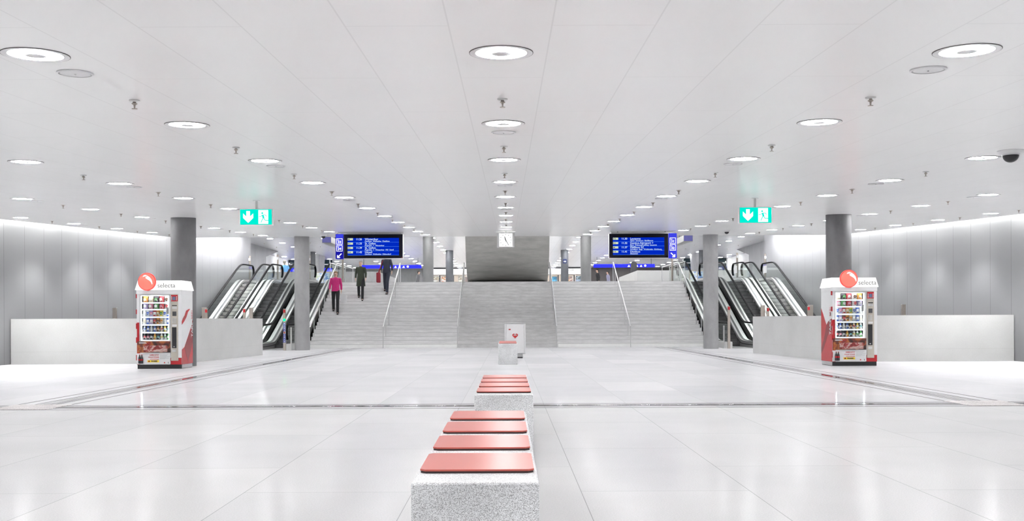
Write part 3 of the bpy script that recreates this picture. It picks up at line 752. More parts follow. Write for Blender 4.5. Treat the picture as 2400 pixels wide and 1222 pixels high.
    up = [(-.075, .11), (-.05, .145), (-.01, .155), (.04, .135), (.09, .10), (.13, .05), (.15, -.01), (.155, -.06)]
    lo = [(.145, -.07), (.125, -.02), (.09, .02), (.04, .05), (-.005, .08), (.0, .11), (.045, .105), (.02, .125), (-.03, .12)]
    b = MB(); pts = up + lo
    b.prism([(bx + x, 2.07 + z) for x, z in pts], 'y', -.124, -.112); b.build('ball_swirl', M['white_sign'], o)
    texts('sign_lettering', [('selecta', bx + .235, -.02, 1.975, .155, 'LEFT', 0, .0)], [M['grey_lett']], t)
    o = [c for c in t.children if c.name.startswith('sign_lettering')]
    return t
M['boxlight2'] = mat('lit_price_rail', (.8, .82, .85), .4, emit=(.85, .93, 1), estr=.55, noise=.05, nscale=60)
M['bezel'] = mat('black_bezel', (.004, .004, .010), .4, spec=.12, noise=.1, nscale=20)
M['pale_red'] = mat('pale_red_lettering', (.62, .30, .32), .4, noise=.04, nscale=20)
M['lining'] = mat('shelf_lining', (.22, .23, .24), .4, noise=.05, nscale=10)
M['flap'] = blotch('flap_picture', [(.05, .012, .01), (.16, .02, .02), (.30, .03, .03), (.5, .38, .34), (.32, .04, .03), (.10, .03, .02)], 5)
M['grey_lett'] = mat('grey_lettering', (.14, .13, .13), .5, noise=.05, nscale=30)
vending(-8.28, 'left')
vending(8.24, 'right')

# ================================================================ DEPARTURE BOARDS
def board(xc, y, left):
    nm2 = 'Winterthur as top line' if left else 'Lausanne as top line'
    zc = EYE + (751.5 - 578) / F * y if left else EYE + (748.7 - 576.5) / F * y
    s = y / F
    W, H = 158 * s, 58 * s                       # whole board
    where = 'above the stairs on the left' if left else 'above the stairs on the right'
    t = thing('departure_board', (xc, y, zc), f'blue departure board with {nm2}, hanging {where}', 'departure board')
    sd = -1 if left else 1
    sp = 18.5 * s                                # lit side strip
    MB().box(-W / 2, W / 2, 0, .22, -H / 2, H / 2, .006).build('housing', M['white_m'], t)
    x0, x1 = (-W / 2 + sp, W / 2) if left else (-W / 2, W / 2 - sp)
    MB().box(x0 + .01, x1 - .015, -.012, .0, -H / 2 + .015, H / 2 - .01).build('bezel', M['bezel'], t)
    a, b_ = (x0 + 9.5 * s, x1 - 9.5 * s) if left else (x0 + 9 * s, x1 - 10 * s)
    zt, zb = H / 2 - 9.5 * s, -H / 2 + 8 * s
    scr = MB().box(a, b_, -.016, -.012, zb, zt).build('screen', M['blue_scr'], t)
    rh = (zt - zb) / 4
    b = MB()
    for k in range(4): b.box(a, b_, -.018, -.016, zb + k * rh - .004, zb + k * rh + .006)
    b.build('row_line', M['blue_hi'], scr)
    rows = [('S8', '11.26', 'Winterthur', 'Oerlikon  Wallisellen  Dietlikon'), ('IC1', '11.33', 'St. Gallen', 'Flughafen  >  Winterthur'), ('IC5', '11.39', 'St. Gallen', 'Flughafen  >  Winterthur  Wil  Uzwil'), ('S14', '11.42', 'Hinwil', 'Oerlikon  Wallisellen  Dübendorf')] if left else \
           [('IC5', '11.30', 'Lausanne', 'Olten  Solothurn  Biel/Bienne'), ('IC1', '11.32', 'Genève-Aéroport >', 'Bern  Fribourg/Freiburg  Lausanne'), ('S8', '11.37', 'Pfäffikon SZ', 'Wiedikon  Enge  Wollishofen  Kilchberg_'), ('S19', '11.41', 'Dietikon', 'Altstetten')]
    w = b_ - a
    for k, (ln, tm, ds, via) in enumerate(rows):
        z1 = zt - (k + .30) * rh; z2 = zt - (k + .76) * rh
        MB().box(a + .004, a + .105 * w, -.019, -.016, z1 - .035, z1 + .04).build('line_chip', M['chip'], scr)
        texts('row_lettering', [(ln, a + .012, -.021, z1, .062, 'LEFT', 1, .002), (tm, a + .165 * w, -.019, z1, .092, 'LEFT', 0, .0015), (ds, a + .335 * w, -.019, z1, .098, 'LEFT', 0, .001), (via, a + .335 * w, -.019, z2, .066, 'LEFT', 0, .0008)], [M['scr_txt'], M['ink']], scr)
    MB().box((x1 - .06) if left else x0 + .03, (x1 - .035) if left else x0 + .055, -.016, -.012, -H / 2 + .035, -H / 2 + .045).build('maker_mark', M['red_ink'], t)
    # lit strip with platform numbers
    p0, p1 = (-W / 2, -W / 2 + sp) if left else (W / 2 - sp, W / 2 + .01)
    o = MB().box(p0, p1, -.03, .24, -H / 2, H / 2, .008).build('platform_strip', M['blue_deep'] if left else M['blue_side'], t)
    if left: MB().box(p0 + .012, p1 - .012, -.033, -.03, -H / 2 + 22 * s, H / 2 - .01).build('lit_patch', M['blue_side'], o)
    xc_ = (p0 + p1) / 2; it = []; b = MB(); q = 7.2 * s
    for z, num in ((H / 2 - 17.5 * s, '33' if left else '31'), (H / 2 - 33.5 * s, '34' if left else '32')):
        for (ax, bx, az, bz) in ((-q, q, q - .018, q), (-q, q, -q, -q + .018), (-q, -q + .018, -q, q), (q - .018, q, -q, q)): b.box(xc_ + ax, xc_ + bx, -.040, -.033, z + az, z + bz)
        b.box(xc_ - q * .7, xc_ - q * .1, -.040, -.033, z + q * .45, z + q * .58)
        it.append((num, xc_, -.040, z - q * .22, q * 1.15, 'CENTER', 0, .004))
    b.build('number_frame', M['white_sign'], o)
    texts('platform_number', it, [M['white_sign']], o)
    az = -H / 2 + 7.5 * s; k = 4.6 * s
    b = MB(); m_ = sd; wd = .016
    def arm(p, q):                                # one stroke of the diagonal arrow
        (x0_, z0_), (x1_, z1_) = p, q; Lg = math.hypot(x1_ - x0_, z1_ - z0_); nx, nz = -(z1_ - z0_) / Lg * wd, (x1_ - x0_) / Lg * wd
        b.prism([(xc_ + x0_ + nx, az + z0_ + nz), (xc_ + x0_ - nx, az + z0_ - nz), (xc_ + x1_ - nx, az + z1_ - nz), (xc_ + x1_ + nx, az + z1_ + nz)], 'y', -.040, -.033)
    arm((-m_ * k, k), (m_ * k, -k)); arm((m_ * k, -k), (m_ * k, .25 * k)); arm((m_ * (k + wd), -k), (-m_ * .25 * k, -k))
    b.build('arrow', M['white_sign'], o)
    # rail and brackets to the ceiling
    zcl = ceil_h(y + .1) - zc
    MB().box(-W / 2 + 6 * s, W / 2 - 4 * s, .03, .19, H / 2, H / 2 + .045).build('top_rail', M['grey_p'], t)
    MB().box(-W / 2 + 4 * s, W / 2 - 0 * s, .07, .13, zcl - .03, zcl + .004).build('ceiling_rail', M['white_m'], t)
    for px in (25.5, 137):
        x = -W / 2 + (px if left else 158 - px) * s
        MB().box(x - .022, x + .022, .06, .14, H / 2 + .03, zcl - .02).build('bracket', M['dark'], t)
    return t
board((866.5 - 1190) / F * 32.6, 32.6, True)
board((1507 - 1190) / F * 32.6, 32.6, False)

# exit signs
def exit_sign(xc, y, zc, side):
    s = y / F; W, H = 77 * s, 38.5 * s
    t = thing('exit_sign', (xc, y, zc), f'lit green emergency exit sign hanging from the ceiling on the {side}', 'exit sign')
    rz = .0
    MB().box(-W / 2, W / 2, 0, .11, -H / 2, H / 2, .008).build('frame', M['white_m'], t)
    MB().box(-W / 2 + .012, W / 2 - .012, -.004, .0, -H / 2 + .012, H / 2 - .012).build('face', M['green_sign'], t)
    x = -W * .235; k = W * .155
    MB().prism([(x - k * .36, H * .36), (x + k * .36, H * .36), (x + k * .36, H * .03), (x + k, H * .22), (x + k, -H * .06), (x, -H * .36), (x - k, -H * .06), (x - k, H * .22), (x - k * .36, H * .03)], 'y', -.008, -.004).build('arrow', M['white_sign'], t)
    x = W * .225; dw = W * .15
    MB().box(x - dw, x + dw, -.008, -.004, -H * .42, H * .42).build('door_symbol', M['white_sign'], t)
    b = MB(); u = H / 1.0
    b.lathe([(.036 * u * 1.5, -.012), (.036 * u * 1.5, -.008)], (x - .06 * u, 0, .23 * u), 12, True, 'y')
    def limb(pts, w):
        for (ax, az), (bx, bz) in zip(pts, pts[1:]):
            dx, dz = bx - ax, bz - az; L = math.hypot(dx, dz); nx, nz = -dz / L * w, dx / L * w
            b.prism([(x + (ax + nx) * u, (az + nz) * u), (x + (ax - nx) * u, (az - nz) * u), (x + (bx - nx) * u, (bz - nz) * u), (x + (bx + nx) * u, (bz + nz) * u)], 'y', -.012, -.008)
    limb([(-.03, .12), (.02, -.08)], .05); limb([(-.05, .13), (-.14, .03), (-.27, .02)], .016); limb([(.0, .13), (.13, .12), (.2, .03)], .016)
    limb([(.0, -.06), (-.08, -.2), (-.14, -.34)], .02); limb([(.03, -.06), (.1, -.2), (.33, -.21)], .02)
    b.build('running_figure', M['green_sign'], t)
    zcl = ceil_h(y + .05) - zc
    MB().box(-.018, .018, .035, .075, H / 2 - .005, zcl + .003).build('stem', M['grey_p'], t)
    MB().box(-.06, .06, .02, .09, zcl - .012, zcl + .004).build('mount_plate', M['white'], t)
exit_sign((601 - 1190) / F * 18.3, 18.3, EYE + (752.5 - 509) / F * 18.3, 'left')
exit_sign((1772 - 1190) / F * 18.2, 18.2, EYE + (747.6 - 504.5) / F * 18.2, 'right')

# clock
y = 31.9; s = y / F; zc = EYE + (750 - 563) * s
t = thing('station_clock', ((1186 - 1190) * s, y, zc), 'square white station clock hanging in the middle above the stairs', 'clock')
W = 20.5 * s; H = 16.5 * s
MB().prism([(-W, .0), (-W + .05, -.03), (-W + .05, .3), (-W, .27)], 'z', -H, H).build('side_panel', M['white_m'], t)
MB().prism([(W, .0), (W - .05, -.03), (W - .05, .3), (W, .27)][::-1], 'z', -H, H).build('side_panel', M['white_m'], t)
MB().box(-W + .05, W - .05, 0, .27, -H, H, .006).build('housing', M['white_m'], t)
D = 15.5 * s
MB().box(-D, D, -.008, .0, -D, D).build('dial', M['dial'], t)
b = MB()
for k in range(12):
    a = 2 * pi * k / 12; r1, r2 = D * .78, D * .9; wd = .008
    b.prism([(sin(a) * r1 + cos(a) * wd, cos(a) * r1 - sin(a) * wd), (sin(a) * r1 - cos(a) * wd, cos(a) * r1 + sin(a) * wd), (sin(a) * r2 - cos(a) * wd, cos(a) * r2 + sin(a) * wd), (sin(a) * r2 + cos(a) * wd, cos(a) * r2 - sin(a) * wd)], 'y', -.012, -.008)
b.build('hour_marks', M['ink'], t)
def hand(nm, ang, L, wd):
    a = radians(ang); P = [(-wd, -.05), (wd, -.05), (wd * .7, L), (-wd * .7, L)]
    MB().prism([(px * cos(a) + pz * sin(a), -px * sin(a) + pz * cos(a)) for px, pz in P], 'y', -.018, -.012).build(nm, M['ink'], t)
hand('hour_hand', 342, D * .55, .014); hand('minute_hand', 150, D * .78, .010)
zcl = ceil_h(y + .13) - zc
MB().lathe([(.035, H - .01), (.035, zcl - .02)], (0, .13, 0), 14).build('stem', M['white_m'], t, smooth=True)
MB().box(-23 * s, 23 * s, .06, .2, zcl - .03, zcl + .006).build('mount_plate', M['white_m'], t)

# dome cameras
def dome(x, y, r, label):
    t = thing('dome_camera', (x, y, ceil_h(y)), label, 'camera', 'ceiling dome cameras')
    MB().lathe([(r * 1.65, .006), (r * 1.65, -.012), (r * 1.45, -.03), (r * 1.12, -.045), (r * 1.12, -.06)], (0, 0, 0), 32).build('flange', M['white'], t, smooth=True)
    MB().lathe([(r, -.055)] + [(r * cos(a), -.06 - r * .95 * sin(a)) for a in [pi / 2 * k / 8 for k in range(1, 8)]] + [(.002, -.06 - r * .95)], (0, 0, 0), 28).build('dome', M['black'], t, smooth=True)
dome(5.94, 11.2, .088, 'large black dome camera on the ceiling at the far right')
dome(7.46, 32.3, .075, 'small black dome camera above the right slim column')
dome(-6.72, 34.7, .075, 'small black dome camera left of the left departure board')
# ================================================================ CEILING LAMPS, SPRINKLERS, COVERS
TILT = math.atan(CSL)
ROLL = .0042
def px(x, y, z):
    u = 1190 + F * x / y; v = 750 - F * (z - EYE) / y
    return u, v - ROLL * (u - 1200)
def in_frame(x, y, z, m=12):
    if y < 2: return False
    u, v = px(x, y, z); return -m < u < 2400 + m and -m < v < 1222 + m
def rowname(i):
    if i == 0: return 'middle row'
    n = ['first', 'second', 'third', 'fourth', 'fifth', 'sixth'][abs(i) - 1]
    return f"{n} row {'left' if i < 0 else 'right'} of the middle"
# prototypes
def lamp_near():
    t = bpy.data.objects.new('ceiling_lamp', None); COL.objects.link(t)
    MB().lathe([(.203, .002), (.203, -.004), (.165, -.003), (.165, .002)], seg=40, caps=False).build('rim', M['white'], t)
    b = MB().lathe([(.2065, .001), (.2065, -.0035), (.2025, -.0035), (.2025, .001)], seg=40, caps=False); b.build('shadow_gap', M['joint'], t)
    MB().lathe([(.165, -.003), (.062, -.006)], seg=32, caps=False).build('diffuser', M['lamp'], t)
    MB().lathe([(.062, .001), (.062, -.008), (.05, -.010)], seg=24).build('centre_disc', M['white'], t)
    return t
def lamp_far(m, name='ceiling_lamp'):
    b = MB(); b.m(0).lathe([(.203, .002), (.203, -.004), (.165, -.004)], seg=28, caps=False); b.m(1).lathe([(.165, -.004), (.05, -.007)], seg=24, caps=False); b.m(0).lathe([(.05, .0), (.05, -.009)], seg=14)
    return b.build(name, [M['white'], M[m]])
def sprink(near=True):
    if near:
        t = bpy.data.objects.new('sprinkler', None); COL.objects.link(t)
        MB().lathe([(.042, .0), (.042, -.006), (.03, -.012)], seg=20).build('flange', M['white_m'], t)
        MB().lathe([(.012, -.008), (.014, -.02), (.024, -.026), (.022, -.03), (.008, -.04), (.006, -.06), (.008, -.066)], seg=12).build('nozzle', M['bronze'], t, smooth=True)
        MB().lathe([(.022, -.066), (.022, -.071)], seg=14).build('deflector', M['bronze'], t)
        return t
    b = MB(); b.lathe([(.042, .0), (.042, -.006)], seg=12); b.lathe([(.022, -.006), (.020, -.03), (.007, -.04), (.007, -.066), (.022, -.066), (.022, -.071)], seg=8)
    return b.build('sprinkler', M['bronze'])
LN, LF, SN, SF = lamp_near(), lamp_far('lamp'), sprink(True), sprink(False)
LU = lamp_far('lamp_up', 'upper_lamp')
cover = MB(); cover.m(0).lathe([(.122, .0), (.122, -.007), (.11, -.010)], seg=30, caps=False); cover.m(1).lathe([(.11, -.010), (.10, -.007)], seg=30, caps=False); cover.m(0).lathe([(.10, -.007), (.02, -.009)], seg=30); cover.m(1).lathe([(.006, -.009), (.006, -.014)], seg=8)
CV = cover.build('round_cover', [M['white'], M['grey_p']], smooth=True)
index_children()
protos = [LN, LF, SN, SF, LU, CV]
def put(proto, x, y, z, label, cat, group, tilt=True):
    o = copy_tree(proto); o.location = (x, y, z); o.rotation_euler = (TILT if tilt else 0, 0, 0)
    return tag(o, label, cat, group)
RX, K0, KD = 3.0, 6.12, 2.895
offlamps = []
seen = {}
for i in range(-4, 5):
    x = RX * i - .035
    nl = ns = nc = 0
    for k in range(-3, 11):
        y = K0 + KD * k; h = ceil_h(y)
        if y < YE - .3:
            if in_frame(x, y, h):
                o = put(LN if y < 19 else LF, x, y, h - .001, f'round ceiling lamp, {ORD[nl]} from the camera in the {rowname(i)}', 'ceiling lamp', 'round ceiling lamps of the hall'); nl += 1
            else: offlamps.append((x, y, h - .01))
        y2 = y + 1.62; h2 = ceil_h(y2)
        if k >= -1 and y2 < YE - .3 and in_frame(x, y2, h2, 0) and not (i == 0 and k > 7):
            put(SN if y2 < 16 else SF, x, y2, h2 - .001, f'ceiling sprinkler, {ORD[ns]} from the camera along the {rowname(i)}', 'sprinkler', 'ceiling sprinklers'); ns += 1
        y3 = y + .56; h3 = ceil_h(y3)
        if (i + k) % 2 and y3 < 30 and in_frame(x, y3, h3):
            put(CV, x, y3, h3 - .001, f'round ceiling cover plate, {ORD[nc]} from camera along the {rowname(i)}', 'cover plate', 'round cover plates in the ceiling'); nc += 1
# the lamps of the hall that lie outside the frame
for x, y, h in offlamps:
    L = bpy.data.lights.new('hall_lamp', 'AREA'); L.shape = 'DISK'; L.size = .33; L.energy = LAMP * pi * .0735; L.color = (1, .995, .99)
    o = bpy.data.objects.new('hall_lamp', L); COL.objects.link(o); o.location = (x, y, h)
# narrow beams of the lamps next to the side walls
for sx in (-1, 1):
    for k in range(2, 11):
        y = K0 + KD * k
        if y > YE - .3: continue
        L = bpy.data.lights.new('wall_side_lamp_beam', 'SPOT'); L.energy = 400; L.spot_size = radians(106); L.spot_blend = .6; L.shadow_soft_size = .03
        o = bpy.data.objects.new('wall_side_lamp_beam', L); COL.objects.link(o); o.location = (sx * 12.0 - .035, y, ceil_h(y) - .045)
# upper level lamps
for xr in (-16.0, -13.3, -10.25, -7.2, -4.2, 4.05, 7.1, 10.1, 13.1, 15.9):
    n = 0
    i = 'left' if xr < 0 else 'right'
    cnt = {4: 'first', 7: 'second', 10: 'third', 13: 'fourth', 16: 'fifth', 15: 'fifth'}[int(abs(xr))]
    for k in range(-4, 11):
        y = 53.2 + 2.97 * k
        if y < 38: continue
        if abs(xr) > 12.9 and y < (49 if abs(xr) < 15 else 66): continue
        u, v = px(xr, y, UPC)
        if v < 553: 
            L = bpy.data.lights.new('upper_hall_lamp', 'AREA'); L.shape = 'DISK'; L.size = .33; L.energy = LAMP_UP * pi * .08; 
            o = bpy.data.objects.new('upper_hall_lamp', L); COL.objects.link(o); o.location = (xr, y, UPC - .01); continue
        put(LU, xr, y, UPC - .001, f'upper hall lamp, {ORD[n]} in the {cnt} row {i} of the concrete soffit', 'ceiling lamp', 'lamps of the upper hall', False); n += 1
for xr in (-1.2, 1.0):
    for k in range(-4, 10):
        y = 53.2 + 2.97 * k
        if 41.5 < y < 49: continue
        L = bpy.data.lights.new('upper_hall_lamp', 'AREA'); L.shape = 'DISK'; L.size = .33; L.energy = LAMP_UP * pi * .08
        o = bpy.data.objects.new('upper_hall_lamp', L); COL.objects.link(o); o.location = (xr, y, UPC - .01)
for sx in (-1, 1):
    for j, xr in enumerate((8.6, 11.6, 14.4)):
        for k in range(4):
            y = 52.5 + 2.97 * k + j * .4
            if xr > 14 and y < 56: continue
            put(SF, sx * xr, y, UPC - .001, f"upper hall sprinkler, {ORD[k]} in the {['first', 'second', 'third'][j]} line on the {'left' if sx < 0 else 'right'}", 'sprinkler', 'sprinklers of the upper hall', False)
for o in protos:
    for c in list(o.children): bpy.data.objects.remove(c)
    bpy.data.objects.remove(o)
# cove lamps in the slots along both side walls
for sx, side in ((-1, 'left'), (1, 'right')):
    y = 23.55; n = 0
    while y < YE - .4:
        y1 = min(y + 1.42, YE - .1)
        b = MB(); x0, x1 = sx * 12.94, sx * 13.08
        ya, yb = y, y1
        b.prism([(ya, ceil_h(ya) + .06), (yb, ceil_h(yb) + .06), (yb, ceil_h(yb) + .09), (ya, ceil_h(ya) + .09)], 'x', min(x0, x1), max(x0, x1))
        o = b.build('cove_lamp', M['cove'])
        tag(o, f'bright cove lamp at the top of the {side} wall, {ORD[n]} from the camera', 'cove lamp', 'cove lamps along the side walls'); n += 1; y += 1.55
    L = bpy.data.lights.new('cove_strip', 'AREA'); L.shape = 'RECTANGLE'; L.size = .14; L.size_y = 14; L.energy = COVE * pi * .14 * 14 * .5
    o = bpy.data.objects.new('cove_strip', L); COL.objects.link(o); o.location = (sx * 13.0, 16.4, ceil_h(16.4) + .06); o.rotation_euler = (TILT, 0, 0)
    L = bpy.data.lights.new('upper_wall_fill', 'AREA'); L.shape = 'RECTANGLE'; L.size = .14; L.size_y = 9; L.energy = 850  # added light with no visible fitting, brightens the wall past the ceiling edge
    o = bpy.data.objects.new('upper_wall_fill', L); COL.objects.link(o); o.location = (sx * 12.25, 42.3, 5.62); o.rotation_euler = (0, -sx * radians(52), 0)

# ================================================================ UPPER HALL BEHIND THE STAIRS
M['tt1'] = blotch('timetable_print', [(.05, .12, .45), (.5, .6, .7), (.75, .75, .72), (.3, .5, .2)], 5)
M['tt2'] = blotch('timetable_print_green', [(.1, .4, .4), (.6, .72, .75), (.05, .15, .5), (.2, .45, .5)], 5)
# stone parapets around the openings of the landing
for sx, side, mt in ((-1, 'left', 'concrete_light'), (1, 'right', 'parapet')):
    b = MB(); pts = [(7.1, 52), (13.2, 52), (13.2, 52.25), (7.35, 52.25), (7.35, 60.5), (7.1, 60.5)]
    b.prism([(sx * p[0], p[1]) for p in (pts if sx > 0 else pts[::-1])], 'z', UPF, UPF + .90)
    o = b.build('landing_parapet', [M[mt]]); tag(o, f"{'grey' if sx < 0 else 'white'} stone parapet on the upper landing behind the {side} end of the stairs", 'parapet')
    # blue banner sign
    t = thing('banner_sign', (sx * 8.6, 70, UPF), f'long lit blue pictogram banner above the upper landing on the {side}', 'sign')
    MB().box(-2.25, 2.25, 0, .12, 2.06, 2.30).build('panel', M['blue_ban'], t)
    x0 = .05 if sx < 0 else .35
    for k in range(5):
        xx = x0 + k * .30; b = MB()
        b.lathe([(.085 if k == 4 else .055, -.012), (.085 if k == 4 else .055, 0)], (xx, 0, 2.18), 10, True, 'y')
        if k < 4: b.box(xx - .1, xx + .08, -.012, 0, 2.09, 2.14)
        b.build('pictogram', M['white_sign'], t)
    if sx < 0: MB().prism([(-.18, 2.18), (-.1, 2.23), (-.1, 2.13)], 'y', -.012, 0).build('arrow', M['white_sign'], t)
    for xx in (-2.0, 2.0): MB().tube([(xx, .06, 2.28), (xx, .06, UPC - UPF)], .015, 6).build('hanger', M['dark'], t)
    # sign box seen beyond the ceiling edge
    t = thing('sign_box', (sx * 7.75, 41.0, 0), f'blue sign box hanging behind the ceiling edge beside the {side} departure board', 'sign')
    x0, x1 = (-.25, .14) if sx < 0 else (-.14, .25)
    MB().box(x0, x1, 0, 2.2, 4.49, 4.75).build('housing', M['grey_p'], t)
    MB().box(x0 + .01, x1 - .01, -.008, 0, 4.50, 4.74).build('face', M['lilac'], t)
    for yy in (.4, 1.8): MB().tube([(0, yy, 4.75), (0, yy, UPC)], .015, 6).build('hanger', M['dark'], t)
    # leaning concrete pier
    b = MB(); xa = 14.0
    q = [(xa + .1, 67.5, UPF), (xa - .55, 67.5, UPF), (xa - .55, 69.0, UPF), (xa + .1, 69.0, UPF)]
    p = [(xa + .55, 66.0, UPC), (xa - .9, 66.0, UPC), (xa - .9, 68.2, UPC), (xa + .55, 68.2, UPC)]
    va = [b.bm.verts.new((sx * v[0], v[1], v[2])) for v in q]; vb = [b.bm.verts.new((sx * v[0], v[1], v[2])) for v in p]
    b.bm.faces.new(va); b.bm.faces.new(vb[::-1])
    for k in range(4): b.bm.faces.new((va[k], vb[k], vb[(k + 1) % 4], va[(k + 1) % 4]))
    o = b.build('leaning_pier', M['wall_conc']); tag(o, f'leaning concrete pier in the upper hall beyond the {side} escalators', 'pier')
    # dark glazed front with a blue strip sign
    t = thing('glazed_facade', (sx * 16.3, 72, UPF), f'dark glazed shop front at the back of the upper hall, far {side}', 'glazed front')
    MB().box(-3, 3, 0, .1, 0, UPC - UPF).build('glass_pane', M['glass_dark'], t)
    b = MB()
    for k in range(8): b.box(-3 + k * .83, -2.94 + k * .83, -.04, 0, 0, UPC - UPF)
    b.box(-3, 3, -.04, 0, 2.45, 2.52); b.build('mullion', M['grey_p'], t)
    MB().box(-3, 3, -.12, 0, 1.95, 2.2).build('blue_strip', M['blue_ban'] if sx < 0 else M['navy'], t)
    b = MB()
    for xx in (-.6, -.2): b.box(sx * xx * 1 - .1, sx * xx + .1, -.13, -.12, 2.03, 2.13)
    b.build('strip_marks', M['grey_p'], t)
    for xx in (-.55, .2): MB().lathe([(.045, -.05), (.045, -.02)], (sx * xx, -.1, 2.56), 10, True, 'y').build('spot_lamp', M['white_sign'], t)
    # timetable stand
    t = thing('timetable_stand', (sx * 9.95 + (.25 if sx > 0 else 0), 51.2, UPF), f"timetable stand with blue and white posters by the {side} parapet", 'stand')
    MB().box(-.42, .42, -.03, .05, 0, .86, .01).build('frame', M['bronze'], t)
    MB().box(-.36, .02, -.036, -.03, .05, .8).build('poster', M['tt1'], t)
    MB().box(.06, .36, -.036, -.03, .05, .8).build('poster', M['tt2'], t)
    # guard rail with glass at the landing edge
    t = thing('guard_rail', (sx * 8.3, 46.8, UPF), f'glass guard rail between the stairs and the running escalator on the {side}', 'railing')
    MB().box(-.008, .008, -2.4, 1.9, .05 - .0, .9).build('glass_panel', M['glass'], t)
    MB().tube([(0, -2.4, .93), (0, 1.9, .93)], .02, 8).build('rail', M['steel'], t, smooth=True)
    for yy in (-2.3, -.9, .5, 1.8): MB().tube([(0, yy, 0), (0, yy, .93)], .016, 8).build('post', M['steel'], t, smooth=True)

# grey banner panel and round-topped sign right of the stairs
t = thing('round_top_sign', (7.98, 60, UPF), 'dark round-topped sign on a thin pole beneath the right departure board', 'sign')
rt = [(-.19, 1.16), (.19, 1.16), (.19, 1.7)] + [(.19 * cos(a), 1.7 + .19 * sin(a)) for a in [pi * k / 10 for k in range(1, 10)]] + [(-.19, 1.7)]
MB().prism(rt, 'y', -.05, .05).build('sign_board', M['dark'], t)
MB().tube([(0, 0, 0), (0, 0, 1.2)], .025, 8).build('pole', M['steel'], t)
M['shopwall'] = mat('lit_shop_wall', (.6, .52, .45), .6, emit=(1, .85, .72), estr=.5, noise=.1, nscale=2)
for k_, cs in {'p_cream': [(.75, .70, .55), (.4, .3, .22), (.8, .78, .7), (.55, .5, .35)], 'p_orange': [(.35, .12, .05), (.7, .3, .1), (.85, .8, .75), (.8, .55, .35)], 'p_dark': [(.1, .08, .08), (.4, .32, .3), (.2, .12, .1)],
               'p_blue': [(.15, .2, .24), (.05, .25, .45), (.08, .4, .6), (.5, .6, .65)], 'p_brown': [(.2, .08, .06), (.45, .33, .3), (.75, .4, .12), (.8, .7, .6)], 'p_shelf': [(.05, .07, .09), (.15, .2, .24), (.55, .62, .68), (.08, .1, .12)]}.items():
    M[k_] = blotch('shop_poster_' + k_[2:], cs, 3.5, .3, .55)
# lit shop fronts at the far end
t = thing('lit_shop', (0, 83.4, UPF), 'lit white shop front at the far end between the dark columns', 'shop')
MB().box(-6.75, 6.75, 0, .5, 2.22, UPC - UPF - .12).build('fascia', M['fascia'], t)
MB().box(-6.75, 6.75, -.03, .5, UPC - UPF - .12, UPC - UPF).build('top_trim', M['dark'], t)
MB().box(-6.75, 6.75, -.02, .5, 2.14, 2.22).build('lower_trim', M['bronze'], t)
texts('shop_lettering', [('kiosk', 5.84, -.02, 2.58, .30, 'RIGHT', 0, .004)], [M['grey_ink']], t)
MB().box(-6.75, 6.75, .5, .6, 0, 2.2).build('back_panel', M['shopwall'], t)
for xx in (-6.7, -5.95, -4.75, -3.35, -2.85, 2.55, 3.05, 4.45, 5.85, 6.7): MB().box(xx - .05, xx + .05, -.03, .06, 0, 2.14).build('mullion', M['dark'], t)
for k, (xa, xb) in enumerate(((-6.65, -6.0), (-5.9, -4.8), (-4.7, -3.4), (-2.8, 2.5), (3.1, 4.4), (4.5, 5.8), (5.9, 6.65))):
    MB().box(xa, xb, .0, .012, 0, 2.14).build('window_pane', M['glass_vend'], t)
def poster(x, w, z0, z1, m, label):
    t = thing('shop_poster', (x, 83.7, UPF), label, 'poster', None)
    MB().box(-w / 2 - .04, w / 2 + .04, 0, .06, z0 - .04, z1 + .04).build('frame', M['white'], t)
    MB().box(-w / 2, w / 2, -.006, 0, z0, z1).build('picture', M[m], t)
poster(-6.3, .5, .9, 2.05, 'p_cream', 'cream coloured window poster left of the dark left column')
poster(-5.35, .85, .9, 2.05, 'p_orange', 'orange and white window poster next to the dark left column')
poster(-4.1, .4, .9, 2.05, 'p_cream', 'narrow pale poster right of the dark left column')
poster(-3.60, .25, .9, 2.0, 'p_dark', 'narrow dark poster beside the narrow pale one')
poster(3.35, .3, .9, 2.05, 'p_cream', 'small pale poster beside the concrete soffit on the right')
poster(4.15, .42, .9, 2.0, 'p_blue', 'blue window poster left of the dark right column')
poster(5.4, .62, .9, 2.0, 'p_brown', 'brown and orange window poster right of the dark right column')
poster(6.27, .5, .9, 2.05, 'p_shelf', 'dark blue window poster beside the right grey column')

# ================================================================ PEOPLE
def skin(name, V, E, mats, parent, lev=1):
    """V: name -> (x, y, z, rx[, ry]); E: pairs; grown as one continuous skin from the first vertex."""
    names = list(V); idx = {n: i for i, n in enumerate(names)}
    me = bpy.data.meshes.new(name); me.from_pydata([V[n][:3] for n in names], [(idx[a], idx[b]) for a, b in E], [])
    o = bpy.data.objects.new(name, me); COL.objects.link(o)
    md = o.modifiers.new('skin', 'SKIN'); md.use_smooth_shade = True
    for i, n in enumerate(names):
        r = V[n][3:]; sv = me.skin_vertices[0].data[i]; sv.radius = (r[0], r[1] if len(r) > 1 else r[0]); sv.use_root = (i == 0)
    o.modifiers.new('sub', 'SUBSURF').levels = lev; o.modifiers['sub'].render_levels = lev
    dg = bpy.context.evaluated_depsgraph_get(); dg.update()
    m2 = bpy.data.meshes.new_from_object(o.evaluated_get(dg))
    bpy.data.objects.remove(o); bpy.data.meshes.remove(me)
    m2.materials.clear()
    m2.materials.append(mats)
    for p in m2.polygons: p.use_smooth = True
    o = bpy.data.objects.new(name, m2); COL.objects.link(o); o.parent = parent
    return o
SKINM = mat('skin', (.62, .40, .30), .5, noise=.05, nscale=20)
def cloth(n, c): return mat(n, c, .8, noise=.12, nscale=30)
